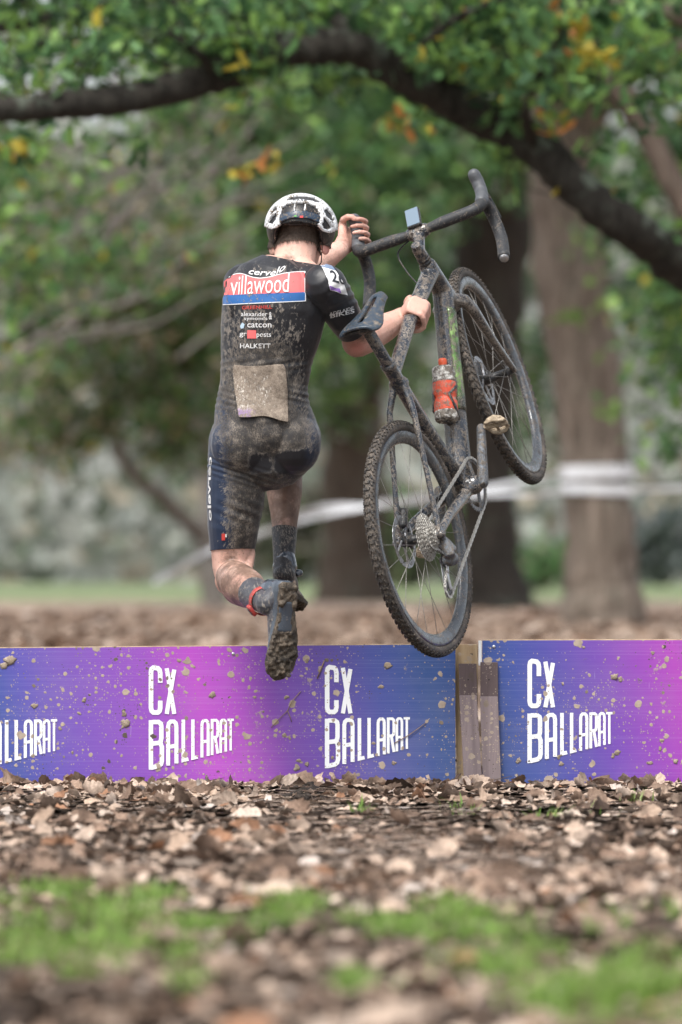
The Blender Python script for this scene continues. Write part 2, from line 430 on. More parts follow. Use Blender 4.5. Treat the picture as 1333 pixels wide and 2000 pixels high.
# broken up into tufts
tuft = np.array([vn(a, b, 6.0, 21) for a, b in zip(bx, by)]); k = tuft > .08; bx, by = bx[k], by[k]; n = len(bx)
hgt = rng.uniform(.03, .065, n); ang = rng.uniform(0, 6.28, n); lean = rng.normal(0, .35, n); wd = rng.uniform(.0016, .003, n)
ux, uy = np.cos(ang), np.sin(ang); zb = np.array([ground_h(a, b) for a, b in zip(bx, by)])+.008
B0 = np.stack([bx, by, zb], 1); U = np.stack([ux, uy, 0*ux], 1); L = np.stack([-uy*lean*hgt, ux*lean*hgt, hgt], 1)
mid = B0+L*.55+np.stack([-uy*0, ux*0, hgt*.06], 1); tip = B0+L*[1.5, 1.5, .95]
V = np.stack([B0-U*wd[:, None], B0+U*wd[:, None], mid+U*wd[:, None]*.8, mid-U*wd[:, None]*.8, tip+U*.0003, tip-U*.0003], 1).reshape(-1, 3)
Fq = (np.arange(n)[:, None, None]*6+np.array([(0, 1, 2, 3), (3, 2, 4, 5)])[None]).reshape(-1, 4)
gcol = np.array([(.18, .33, .045), (.24, .38, .07), (.12, .23, .035), (.31, .39, .14)])[rng.integers(0, 4, n)]*rng.uniform(.8, 1.2, (n, 1))
o = np_mesh('grass', V, Fq, M_grass, np.repeat(gcol, 6, 0)); tag(o, 'short bright green grass coming up through the dead leaves', 'grass', kind='stuff')
# dark clods kicked up in front of the boards
t = NT('dark_soil'); p = t.pos(); t.set(Base_Color=t.ramp(t.noise(p, 60, 5), [(.35, (.014, .010, .008, 1)), (.7, (.060, .044, .034, 1))]), Roughness=.9, Normal=t.bump(t.noise(p, 140, 4), .8, .01))
mb = MB(); rs = random.Random(4)
for _ in range(170):
    px = rs.gauss(592, 34); py = rs.gauss(1535, 14); Y = F*CAMZ/(max(py, 1521)-1080)+rs.uniform(-.1, .05); Y = min(Y, 16.93); r_ = rs.uniform(.004, .016)
    X = (px-666.5)/F*Y; c_ = Vector((X, Y, ground_h(X, Y)+.012+rs.uniform(0, .02)*math.exp(-((px-592)/30)**2)+r_*.4)); o0 = len(mb.v); mb.ell(c_, (r_*1.2, r_, r_*.8), None, 8, 6)
    for i in range(o0, len(mb.v)):
        v = Vector(mb.v[i]); mb.v[i] = tuple(v+Vector(mnoise.noise_vector(v*90))*r_*.5)
o = mb.build('soil_clods', t.m); o.parent = ground; tag(o, kind='stuff')
# fallen twigs and crushed stalks lying in the litter
mb = MB(); rs = random.Random(12)
for _ in range(1100):
    Y = rs.uniform(8.5, 16.9); X = rs.uniform(-1, 1)*(Y*.0606+.1); L_ = rs.uniform(.02, .13); a = rs.uniform(0, 6.28); z = ground_h(X, Y)+rs.uniform(.012, .034)
    d_ = Vector((math.cos(a), math.sin(a), rs.uniform(-.12, .25)))*L_; q = Vector((X, Y, z))
    mb.tube([q, q+d_*.5+Vector((0, 0, rs.uniform(-.004, .006))), q+d_], [rs.uniform(.0008, .0022), .0014, .0007], 4)
tag(mb.build('fallen_twigs', simple('twig_bark', (.12, .085, .06), .85, 0, .5, 12), ground), kind='stuff')
#SECTION3
# ================================================================ BARRIER
YB = 17.0
def flat_vec(t, p): return t.mapping(p, rot=(R(90), 0, 0))
def spots(t, v, scale, rmax, pw, dens, warp=0.0):
    if warp:
        nz = t.n('ShaderNodeTexNoise'); t.l(v, nz.inputs['Vector']); nz.inputs['Scale'].default_value = 55; nz.inputs['Detail'].default_value = 3
        mv = t.n('ShaderNodeVectorMath', operation='MULTIPLY_ADD'); t.l(nz.outputs['Color'], mv.inputs[0]); mv.inputs[1].default_value = (warp,)*3; t.l(v, mv.inputs[2]); v = mv.outputs[0]
    k = t.n('ShaderNodeTexVoronoi', voronoi_dimensions='2D'); t.l(v, k.inputs['Vector']); k.inputs['Scale'].default_value = scale
    sc_ = t.n('ShaderNodeSeparateColor'); t.l(k.outputs['Color'], sc_.inputs[0])
    r = t.math('MULTIPLY', t.math('POWER', sc_.outputs[0], pw), rmax)
    on = t.math('GREATER_THAN', t.math('MULTIPLY', t.step(t.noise(v, 4.5, 3, .6), .38, .62, .12, 1.0), dens), sc_.outputs[1])
    d = t.math('SUBTRACT', r, k.outputs['Distance'])
    return t.math('MULTIPLY', t.step(d, -.01, .035), on), sc_.outputs[2]
def splash(t, p, amount=1.0):
    v = flat_vec(t, p)
    a, ra = spots(t, v, 22, .30, 2.4, .65*amount, .020)
    b, rb = spots(t, v, 52, .36, 1.6, .60*amount, .009)
    c_, rc = spots(t, v, 150, .33, 1.2, .40*amount)
    st = t.mapping(v, (60, 3.2, 1)); dr = t.step(t.noise(st, 1.0, 3, .6), .71, .76)
    dr = t.math('MULTIPLY', dr, t.math('MULTIPLY', t.step(t.noise(v, 5, 2), .48, .6), .55))
    sm = t.step(t.math('ADD', t.math('MULTIPLY', t.noise(v, 7, 6, .7), .75), t.math('MULTIPLY', t.noise(v, 70, 4), .25)), .605, .66)
    m = t.math('MAXIMUM', t.math('MAXIMUM', a, b), t.math('MAXIMUM', c_, t.math('MAXIMUM', dr, t.math('MULTIPLY', sm, .8))))
    tone = t.mix(t.noise(v, 40, 5, .65), (0.17, .125, .095, 1), (.55, .46, .37, 1))
    tone = t.mix(t.math('MULTIPLY', t.step(ra, .8, .95), .9), tone, (.05, .036, .028, 1))
    return m, tone
GRAD = [(-200, (190, 72, 215)), (-60, (110, 88, 200)), (5, (70, 92, 185)), (60, (100, 90, 200)), (130, (126, 88, 205)), (230, (150, 86, 210)), (310, (168, 80, 214)), (400, (206, 76, 224)), (470, (192, 78, 218)),
        (560, (140, 82, 204)), (640, (112, 82, 190)), (750, (72, 86, 178)), (850, (45, 90, 166)), (960, (48, 90, 170)), (1030, (60, 86, 182)), (1110, (92, 80, 190)), (1200, (132, 76, 200)), (1280, (168, 70, 206)), (1345, (196, 66, 208)), (1480, (150, 80, 205)), (1600, (80, 88, 180))]
def printed_mat():
    t = NT('printed_corflute_sheet'); p = t.pos()
    g = t.math('ADD', t.sep(p, 0), t.math('MULTIPLY', t.sep(p, 2), .24))
    x0, x1 = -1.40, 1.55
    f = t.math('DIVIDE', t.math('SUBTRACT', g, x0), x1-x0)
    st = []
    for px, c_ in GRAD:
        X = (px-666.5)/F*YB+.24*.2
        st.append(((X-x0)/(x1-x0), tuple(v*.61+.010 for v in lin(*c_)[:3])+(1,)))
    col = t.ramp(f, st)
    v = flat_vec(t, p)
    rib = t.noise(t.mapping(p, (1.5, 1, 220)), 1.0, 2)
    col = t.mix(t.math('MULTIPLY', t.step(rib, .45, .75), .05), col, (.75, .75, .85, 1))
    wear = t.step(t.noise(v, 190, 3, .7), .705, .73)          # tiny white scuffs
    col = t.mix(t.math('MULTIPLY', wear, .7), col, (.75, .75, .8, 1))
    scr = t.step(t.noise(t.mapping(v, (90, 5, 1), rot=(0, 0, .12)), 1, 3), .73, .78)
    col = t.mix(t.math('MULTIPLY', scr, .35), col, (.6, .55, .7, 1))
    film = t.step(t.noise(v, 3.2, 5, .6), .4, .8, 0, .12)      # dried dust film
    col = t.mix(film, col, (.40, .34, .30, 1))
    m, tone = splash(t, p)
    col = t.mix(m, col, tone)
    h = t.math('ADD', t.math('MULTIPLY', rib, .10), m)
    t.set(Base_Color=col, Roughness=t.step(m, 0, 1, .42, .8), Normal=t.bump(h, .35, .003))
    return t.m
M_print = printed_mat()
t = NT('white_print'); p = t.pos(); m, tone = splash(t, p, .8); v = flat_vec(t, p)
wear = t.step(t.noise(v, 150, 4, .7), .69, .72)
base = t.mix(wear, (.80, .82, .84, 1), (.36, .40, .52, 1))
t.set(Base_Color=t.mix(m, base, tone), Roughness=.5); M_white_print = t.m
def wood(name, c0, c1, mudk=.35, grain=(40, 40, 3)):
    t = NT(name); p = t.pos(); g = t.noise(t.mapping(p, grain), 1, 6, .65, .5)
    col = t.ramp(g, [(.3, c0), (.7, c1)]); m, tone = splash(t, p, 1.3)
    col = t.mix(t.math('MULTIPLY', m, mudk/.35), col, tone)
    t.set(Base_Color=col, Roughness=.8, Normal=t.bump(g, .4, .003)); return t.m
M_ply = wood('weathered_plywood', (.30, .20, .11, 1), (.52, .40, .25, 1), .25)
M_stake = wood('brown_plastic_timber', (.075, .052, .054, 1), (.12, .088, .088, 1), .2)
M_stake2 = wood('dusty_plastic_timber', (.16, .125, .13, 1), (.27, .215, .22, 1), .35)
M_screw = simple('galvanised_steel', (.6, .6, .6), .35, .9)
M_whiteplastic = simple('white_plastic_strip', (.72, .73, .74), .4, 0, .1)
M_clod = muddy('dried_mud', (.30, .24, .18, 1), .42, .9, scale=130, coord='pos', mudd=(.07, .052, .04, 1), mudl=(.46, .38, .30, 1))
def XW(px): return (px-666.5)/F*YB
def ZW(py): return CAMZ+(1080-py)/F*YB
def stroke(pts, s):
    """polyline -> quads with mitred joints, in pixel space"""
    pts = [Vector(q) for q in pts]; L_ = []; R_ = []
    for i, q in enumerate(pts):
        d0 = (q-pts[i-1]).normalized() if i else (pts[1]-q).normalized()
        d1 = (pts[i+1]-q).normalized() if i < len(pts)-1 else d0
        n0 = Vector((-d0.y, d0.x)); n1 = Vector((-d1.y, d1.x)); b = (n0+n1).normalized(); k = s/2/max(.45, b.dot(n0))
        L_.append(q+b*k); R_.append(q-b*k)
    return [(L_[i], L_[i+1], R_[i+1], R_[i]) for i in range(len(pts)-1)]
GLY = {'C': [[(1, .68), (1, .90), (.93, .965), (.75, 1), (.25, 1), (.07, .965), (0, .90), (0, .10), (.07, .035), (.25, 0), (.75, 0), (.93, .035), (1, .10), (1, .27)]],
       'X': [[(0, 1.03), (1, -.03)], [(1, 1.03), (0, -.03)]],
       'B': [[(0, -.04), (0, 1.04)], [(.1, 1), (.72, 1), (.95, .96), (1, .9), (1, .62), (.93, .55), (.78, .525), (.1, .525)], [(.78, .525), (.95, .49), (1.05, .42), (1.05, .1), (.97, .03), (.75, 0), (.1, 0)]],
       'A': [[(0, -.04), (0, .88), (.08, .96), (.3, 1), (.7, 1), (.92, .96), (1, .88), (1, -.04)], [(.12, .40), (.88, .40)]],
       'L': [[(0, 1.04), (0, 0), (1.05, 0)]],
       'R': [[(0, -.04), (0, 1.04)], [(.1, 1), (.72, 1), (.95, .96), (1, .9), (1, .58), (.92, .51), (.75, .48), (.1, .48)], [(.55, .47), (1.02, -.04)]],
       'T': [[(-.65, 1), (1.65, 1)], [(.5, .97), (.5, -.04)]]}
def logo(parent, base, x0, ycx, ybal, sc=1.0):
    """x0 left edge; ycx top of CX row; ybal top of BALLARAT row (pixels)"""
    mb = MB(); lay = [0]
    def put(quads):
        lay[0] += 1; Y = YB-.0016-.00025*(lay[0] % 4)
        for q in quads:
            mb.add([(XW(a.x), Y, ZW(a.y)) for a in q], [(0, 1, 2, 3)])
    def glyph(ch, xa, xb, top, bot, s):
        for st in GLY[ch]:
            pts = []
            for u, v_ in st:
                X = lerp(xa+s/2, xb-s/2, u); yt = top(X)+s/2; ybm = bot(X)-s/2
                pts.append((X, lerp(ybm, yt, v_)))
            put(stroke(pts, s))
    cxt = lambda X: ycx+(X-x0)*.16; cxb = lambda X: ycx+98
    glyph('C', x0, x0+27, cxt, cxb, 9.0); glyph('X', x0+31, x0+54, cxt, cxb, 8.2)
    bt = lambda X: ybal-(X-x0)*.015; bb = lambda X: ybal+99-(X-x0)*.245
    adv = [0, 34, 64, 83, 101, 121, 138, 155]; wid = [29, 24, 16.5, 15.5, 18, 16.5, 15, 10]; ss = [8.6, 7.8, 7.0, 6.6, 5.9, 5.5, 5.1, 4.6]
    for ch, a, w_, s_ in zip('BALLARAT', adv, wid, ss): glyph(ch, x0+a, x0+a+w_, bt, bb, s_)
    return wpart(mb, 'lettering', M_white_print, parent, base, smooth=False)
def panel(px0, px1, ytl, ytr, label, logos, screws):
    base = Vector((XW((px0+px1)/2), YB, 0)); e = empty('barrier_board', base)
    tag(e, label, 'barrier', 'printed barrier boards across the course')
    z0 = -.05
    mb = MB().add([(XW(px0), YB, z0), (XW(px1), YB, z0), (XW(px1), YB, ZW(ytr)), (XW(px0), YB, ZW(ytl)),
                   (XW(px0), YB+.004, z0), (XW(px1), YB+.004, z0), (XW(px1), YB+.004, ZW(ytr)), (XW(px0), YB+.004, ZW(ytl))],
                  [(0, 1, 2, 3), (7, 6, 5, 4), (3, 2, 6, 7), (1, 5, 6, 2), (0, 3, 7, 4), (0, 4, 5, 1)])
    wpart(mb, 'printed_sheet', M_print, e, base, smooth=False)
    a, b = XW(px0)+.004, XW(px1)-.004; zl, zr = ZW(ytl)+.0025, ZW(ytr)+.0025; ya, yb = YB+.0045, YB+.0235
    mb = MB().add([(a, ya, z0), (b, ya, z0), (b, ya, zr), (a, ya, zl), (a, yb, z0), (b, yb, z0), (b, yb, zr), (a, yb, zl)],
                  [(0, 1, 2, 3), (7, 6, 5, 4), (3, 2, 6, 7), (1, 5, 6, 2), (0, 3, 7, 4), (0, 4, 5, 1)])
    wpart(mb, 'plywood_core', M_ply, e, base, smooth=False, bevel=.001)
    for (lx, yc, yb_) in logos: logo(e, base, lx, yc, yb_)
    for (sx, sy) in screws:
        s = MB(); c0 = Vector((XW(sx), YB, ZW(sy)))
        s.tube([c0+Vector((0, .001, 0)), c0+Vector((0, -.002, 0)), c0+Vector((0, -.003, 0))], [.0055, .005, .003], 12)
        wpart(s, 'screw', M_screw, e, base)
    return e, base
bl, blb = panel(-110, 890, 1267, 1258.5, 'left barrier board, magenta in its middle, under the jumping rider', [(-54, 1299, 1407), (291, 1298, 1406), (635, 1297, 1403)], [(456, 1277), (880, 1270)])
brd, brb = panel(942.5, 1480, 1251, 1250, 'right barrier board, blue turning purple, with one logo', [(1030.5, 1285, 1393)], [(965, 1263)])
# thin sticks and clods of mud stuck on the boards
def clod(mb, px, py, rpx, stretch=1.0, seed=0):
    r = .8*rpx/F*YB; c0 = Vector((XW(px), YB-r*.08, ZW(py))); rr = random.Random(seed)
    o0 = len(mb.v); mb.ell(c0, (r*stretch, r*.28, r), nu=12, nv=8)
    for i in range(o0, len(mb.v)):
        d = Vector(mb.v[i])-c0; k = 1+.75*mnoise.noise(Vector(mb.v[i])*150+Vector((seed, 0, 0)))
        mb.v[i] = tuple(c0+d*k)
CL = [(415, 1357, 7), (243, 1395, 7), (245, 1412, 9), (240, 1420, 5), (165, 1367, 6), (68, 1378, 6), (335, 1316, 4), (350, 1290, 5), (380, 1303, 3), (498, 1362, 4), (515, 1390, 3), (560, 1362, 5), (556, 1436, 5), (566, 1442, 4),
      (584, 1485, 5), (650, 1480, 4), (600, 1290, 5), (625, 1310, 4), (758, 1300, 7), (745, 1341, 5), (770, 1490, 5), (730, 1452, 4), (142, 1470, 4), (118, 1423, 4), (155, 1393, 4), (20, 1290, 10), (8, 1300, 8), (600, 1492, 6), (580, 1500, 7)]
mb = MB()
for i, (a, b, r_) in enumerate(CL): clod(mb, a, b, r_, random.uniform(.7, 1.4), i)
tag(wpart(mb, 'mud_clods', M_clod, bl, blb), kind='stuff')
mb = MB()
for i, (a, b, r_) in enumerate([(1200, 1322, 8), (1212, 1327, 7), (1206, 1470, 7), (1198, 1476, 6), (1014, 1485, 6), (1092, 1478, 6), (1097, 1492, 5), (1290, 1462, 5), (1140, 1264, 4), (1275, 1275, 4), (1270, 1490, 5), (1100, 1335, 4), (1013, 1487, 5), (1320, 1487, 6), (1293, 1446, 4)]):
    clod(mb, a, b, r_, random.uniform(.7, 1.5), i+50)
tag(wpart(mb, 'mud_clods', M_clod, brd, brb), kind='stuff')
M_twig = simple('dry_twig', (.22, .15, .10), .8, 0, .3)
def twig(parent, base, pts, r=.0012):
    wpart(MB().tube([(XW(a), YB-.003-.002*(i % 2), ZW(b)) for i, (a, b) in enumerate(pts)], r, 6), 'stuck_twig', M_twig, parent, base)
twig(bl, blb, [(530, 1421), (545, 1405), (562, 1388), (572, 1368), (588, 1350)]); twig(bl, blb, [(562, 1388), (568, 1402), (570, 1410)])
twig(bl, blb, [(770, 1452), (800, 1435), (832, 1412)]); twig(bl, blb, [(620, 1325), (628, 1305), (634, 1290)], .002)
# upright between the boards, white strip, two brown stakes
def quadpost(name, mat, pts, y0, y1, label, cat, group=None, extra=None):
    """pts: pixel corners (tl, tr, br, bl)"""
    base = Vector(((XW(pts[3][0])+XW(pts[2][0]))/2, y1, 0)); e = empty(name, base); tag(e, label, cat, group)
    v = [(XW(a), Y, ZW(b)) for Y in (y0, y1) for a, b in pts]
    mb = MB().add(v, [(3, 2, 1, 0), (4, 5, 6, 7), (0, 1, 5, 4), (1, 2, 6, 5), (2, 3, 7, 6), (3, 0, 4, 7)])
    wpart(mb, 'shaft', mat, e, base, smooth=False, bevel=.0015)
    if extra: extra(e, base)
    return e
quadpost('timber_upright', M_ply, [(887, 1259), (934, 1259), (934, 1560), (895, 1560)], YB+.0265, YB+.0625, 'pale timber upright in the gap between the two boards', 'post')
quadpost('white_edge_strip', M_whiteplastic, [(935, 1251.5), (941.3, 1251.5), (941.3, 1300), (935, 1300)], YB-.004, YB+.025, 'narrow white plastic strip at top of the board joint', 'strip')
def cuff(pts, y0, y1):
    def fn(e, base):
        v = [(XW(a), Y, ZW(b)) for Y in (y0, y1) for a, b in pts]
        wpart(MB().add(v, [(3, 2, 1, 0), (4, 5, 6, 7), (0, 1, 5, 4), (1, 2, 6, 5), (2, 3, 7, 6), (3, 0, 4, 7)]), 'lower_slat', M_stake2, e, base, smooth=False, bevel=.001)
        h = MB(); c0 = Vector((XW((pts[0][0]+pts[1][0])/2), y1-.0125, ZW(1327)))
        h.tube([c0+Vector((0, -.0012, 0)), c0+Vector((0, .002, 0))], .0022, 10); wpart(h, 'bolt_hole', M_black, e, base)
    return fn
M_black = simple('black_shadow_gap', (.012, .012, .012), .8, 0, .1)
quadpost('wooden_stake', M_stake, [(896, 1296), (931, 1296), (934, 1420), (899, 1420)], YB-.014, YB-.0015, 'left brown stake against the pale timber, spattered with pale mud', 'stake', 'stakes at the board joint', cuff([(897.5, 1358), (931.5, 1358), (944, 1560), (908, 1560)], YB-.024, YB-.0145))
quadpost('wooden_stake', M_stake, [(938.5, 1293), (972.5, 1293), (974, 1420), (939, 1420)], YB-.018, YB-.0055, 'right brown stake overlapping the blue end of the right board', 'stake', 'stakes at the board joint', cuff([(937.5, 1360), (972.5, 1360), (980, 1560), (944.5, 1560)], YB-.028, YB-.0185))

# ================================================================ TREES
def bark(name, c0, c1, moss=.3, sc=1.0):
    t = NT(name); p = t.pos()
    g = t.noise(t.mapping(p, (14*sc, 14*sc, 2.6*sc)), 1, 7, .7, .6); col = t.ramp(g, [(.32, c0), (.68, c1)])
    ms = t.step(t.noise(p, 3.2*sc, 6, .65), .52, .64); up = t.sep(t.n('ShaderNodeNewGeometry').outputs['Normal'], 2)
    k = t.math('MULTIPLY', ms, t.step(up, -.35, .6, .15, 1.0)); k = t.math('MULTIPLY', k, moss)
    col = t.mix(k, col, t.mix(t.noise(p, 30, 3), (.055, .072, .052, 1), (.19, .215, .175, 1)))
    t.set(Base_Color=col, Roughness=.9, Specular_IOR_Level=.2, Normal=t.bump(g, .9, .03)); return t.m
M_bark_oak = bark('dark_oak_bark', (.010, .009, .0075, 1), (.062, .056, .047, 1), 1.0, 2.0)
M_bark_pale = bark('pale_grey_bark', (.080, .063, .050, 1), (.31, .255, .21, 1), .40)
M_bark_dark = bark('dark_wet_bark', (.016, .014, .012, 1), (.065, .055, .046, 1), .5)
M_bark_brown = bark('brown_bark', (.045, .034, .027, 1), (.13, .10, .08, 1), .4)
M_branch_grey = bark('grey_lichened_branch', (.085, .075, .068, 1), (.25, .23, .21, 1), .5, 1.5)
def leaf_mat(name, trans=.35):
    t = NT(name); c_ = t.attr('col', 'Color'); t.set(Base_Color=c_, Roughness=.5, Specular_IOR_Level=.35)
    tr = t.n('ShaderNodeBsdfTranslucent'); t.l(c_, tr.inputs[0]); mx = t.n('ShaderNodeMixShader'); mx.inputs[0].default_value = trans
    t.l(t.b.outputs[0], mx.inputs[1]); t.l(tr.outputs[0], mx.inputs[2]); t.l(mx.outputs[0], t.out.inputs[0]); return t.m
M_leaf = leaf_mat('green_leaf')
DKG, MDG, BRG, YEL, ORG, OLV, BEI, GRY = (.036, .086, .036), (.095, .20, .072), (.19, .33, .08), (.46, .37, .05), (.48, .20, .06), (.16, .18, .10), (.34, .29, .20), (.30, .31, .28)
LSHAPE = np.array([(-.5, 0, 0), (-.2, -.22, .05), (.05, -.17, .0), (.25, -.27, .05), (.5, 0, -.03), (.25, .27, .05), (.05, .17, 0), (-.2, .22, .05)])
LDIA = np.array([(-.5, 0, 0), (0, -.3, .06), (.5, 0, 0), (0, .3, .06)])
def leaves(pts, size, pal, wts, shape, tilt=.8):
    """pts (n,3)"""
    n = len(pts); s = rng.uniform(.65, 1.35, n)*size
    Mr = eul(rng.normal(0, tilt, n), rng.normal(0, tilt, n), rng.uniform(0, 6.28, n))
    W = np.einsum('nij,vj->nvi', Mr, shape)*s[:, None, None]+pts[:, None, :]
    k = len(shape); Fq = np.arange(n*k).reshape(n, k)
    wts = np.array(wts, float); wts /= wts.sum()
    col = np.array(pal)[rng.choice(len(pal), n, p=wts)]*rng.uniform(.7, 1.3, (n, 1))
    return W.reshape(-1, 3), Fq, np.repeat(col, k, 0)
def clump_pts(cl, n, sub=.22, cnt=26):
    """cl: list of (centre, radii); clustered points inside ellipsoids"""
    vol = np.array([r[0]*r[1]*r[2] for _, r in cl])**.75; share = (vol/vol.sum()*n).astype(int)
    out = []
    for (c_, r), m in zip(cl, share):
        nc = max(3, m//cnt)
        d = rng.normal(0, 1, (nc, 3)); d /= np.linalg.norm(d, axis=1)[:, None]; d *= (rng.uniform(0, 1, nc)**.45)[:, None]
        cen = d*np.array(r)+np.array(c_)
        idx = rng.integers(0, nc, m); q = cen[idx]+rng.normal(0, 1, (m, 3))*sub*np.array([1, 1, .55]); out.append(q)
    return np.concatenate(out)
def crown_obj(parent, base, groups, name='crown'):
    V = []; Fc = []; Cc = []; off = 0
    for W, Fq, col in groups:
        V.append(W); Fc.append(Fq+off); Cc.append(col); off += len(W)
    o = np_mesh(name, np.concatenate(V)-np.array(base), np.concatenate(Fc), M_leaf, np.concatenate(Cc)); o.parent = parent
    return o
def wob_path(pts, m=8, amp=.03, seed=1):
    pts = [Vector(p_) for p_ in pts]; out = []
    n = len(pts)
    for i in range(n-1):
        p0, p1, p2, p3 = pts[max(i-1, 0)], pts[i], pts[i+1], pts[min(i+2, n-1)]
        for k in range(m):
            t_ = k/m; t2, t3 = t_*t_, t_*t_*t_
            q = .5*((2*p1)+(-p0+p2)*t_+(2*p0-5*p1+4*p2-p3)*t2+(-p0+3*p1-3*p2+p3)*t3)
            nz = mnoise.noise_vector(q*2.1+Vector((seed*3.7, 0, 0))); out.append(q+nz*amp)
    out.append(pts[-1]); return out
def limb_tube(mb, pts, rads, m=6, amp=.03, n=12, seed=1, knob=.12):
    path = wob_path(pts, m, amp, seed); L_ = len(path)
    rr = [float(np.interp(i/(L_-1)*(len(rads)-1), range(len(rads)), rads)) for i in range(L_)]
    o0 = len(mb.v); mb.tube(path, rr, n)
    for i in range(L_):
        for k in range(n):
            v = Vector(mb.v[o0+i*n+k]); d = v-path[i]; mb.v[o0+i*n+k] = tuple(path[i]+d*(1+knob*mnoise.noise(v*(1.1/max(.05, rr[i])))))
    return path
def pal_leaves(cl, n, size, mix, shape=LDIA, sub=.22, cnt=26):
    return leaves(clump_pts(cl, n, sub, cnt), size, [m[0] for m in mix], [m[1] for m in mix], shape)
def cl(px, py, Y, rx, ry, rz): return (tuple(P(px, py, Y)), (rx, ry, rz))

# 1. the oak whose limb arches across the top (trunk stands outside the right edge)
YO = 24.0; base = Vector((4.2, 29.2, 0)); e = empty('oak_tree', base)
tag(e, 'dark oak limb arching over the rider with green and yellowing leaves', 'tree')
mb = MB()
arch = [P(1560, 640, 28.5), P(1333, 520, 28.1), P(1200, 425, 27.8), P(1050, 300, 27.8), P(900, 215, 27.8), P(780, 150, 27.7), P(690, 95, 27.6), P(560, 95, 27.5), P(420, 150, 27.3), P(250, 190, 27.0), P(110, 205, 26.8), P(-40, 222, 26.7), P(-300, 260, 26.4)]
limb_tube(mb, arch, [.14, .102, .098, .096, .095, .094, .092, .088, .08, .074, .067, .060, .04], 12, .045, 20, 2, .30)
wpart(mb, 'arching_limb', M_bark_oak, e, base)
mb = MB(); limb_tube(mb, [base+Vector((0, 0, -.1)), base+Vector((-.05, 0, .9)), base+Vector((-.25, -.1, 1.9)), base+Vector((-.2, .1, 3.4)), base+Vector((.1, .3, 6.5))], [.55, .42, .40, .30, .18], 6, .04, 18, 4, .2)
limb_tube(mb, [base+Vector((-.15, -.05, 1.5)), P(1640, 720, 28.9), P(1540, 632, 28.5)], [.22, .17, .145], 5, .02, 14, 5, .2)
wpart(mb, 'trunk', M_bark_oak, e, base)
mb = MB()
SUB = [([P(700, 100, 27.6), P(665, 50, 27.7), P(640, 0, 28.0), P(615, -90, 28.2)], [.065, .055, .05, .045]),
       ([P(560, 95, 27.5), P(480, 40, 27.7), P(330, 5, 28.1), P(250, -30, 28.3)], [.035, .028, .02, .015]),
       ([P(-40, 60, 28.2), P(40, 45, 28.2), P(140, 20, 28.2), P(300, -8, 28.2)], [.022, .025, .028, .03]),
       ([P(30, 150, 27.8), P(45, 110, 27.8), P(110, 80, 27.8), P(240, 90, 27.8), P(330, 130, 27.6)], [.01, .014, .018, .016, .014]),
       ([P(900, 215, 27.8), P(985, 130, 28.2), P(1090, 60, 28.5), P(1160, -20, 29.0)], [.04, .03, .024, .02]),
       ([P(1050, 300, 27.8), P(1030, 220, 27.5), P(1060, 130, 27.3), P(1100, 60, 27.1)], [.03, .02, .015, .01]),
       ([P(420, 150, 27.3), P(385, 100, 27.0), P(330, 60, 26.9)], [.025, .018, .01]),
       ([P(780, 150, 27.7), P(830, 80, 27.5), P(900, 30, 27.4), P(1000, -10, 27.3)], [.03, .024, .018, .012])]
for i, (a, r_) in enumerate(SUB): limb_tube(mb, a, [q*1.16 for q in r_], 5, .02, 8, 10+i, .2)
wpart(mb, 'branches', M_bark_oak, e, base)
OAKMIX = [(DKG, 2.2), (MDG, 4.2), (BRG, 2.6), (YEL, .16), (ORG, .06)]
A = [cl(150, 110, 27.1, 0.49, 0.58, 0.12), cl(300, 90, 27.4, 0.52, 0.58, 0.16), cl(90, 160, 26.9, 0.29, 0.35, 0.07), cl(480, 100, 27.3, 0.29, 0.46, 0.09), cl(420, 30, 27.6, 0.41, 0.58, 0.14), cl(90, 20, 28.1, 0.46, 0.58, 0.09),
     cl(560, 20, 27.8, 0.35, 0.58, 0.12), cl(720, 30, 27.8, 0.32, 0.58, 0.16), cl(830, 70, 27.6, 0.35, 0.58, 0.16), cl(930, 110, 27.6, 0.35, 0.58, 0.17), cl(1010, 60, 27.5, 0.35, 0.58, 0.16), cl(1050, 150, 27.3, 0.28, 0.46, 0.19), cl(1180, 100, 27.6, 0.35, 0.58, 0.23),
     cl(640, 150, 28.5, 0.46, 0.46, 0.09), cl(500, 190, 28.8, 0.35, 0.46, 0.09), cl(850, 240, 29.0, 0.35, 0.46, 0.07), cl(1150, 210, 27.1, 0.21, 0.35, 0.12), cl(1290, 160, 27.8, 0.23, 0.46, 0.23), cl(160, 262, 27.8, 0.19, 0.35, 0.06), cl(40, 300, 27.4, 0.14, 0.35, 0.08), cl(300, 300, 27.6, 0.07, 0.23, 0.07),
     cl(1250, 30, 27.8, 0.35, 0.58, 0.17), cl(950, 10, 27.8, 0.46, 0.58, 0.14), cl(250, 10, 27.8, 0.46, 0.58, 0.12), cl(1100, 30, 28.2, 0.41, 0.58, 0.16)]
G = [pal_leaves(A, 2300, .092, OAKMIX, LSHAPE, .085, 9)]
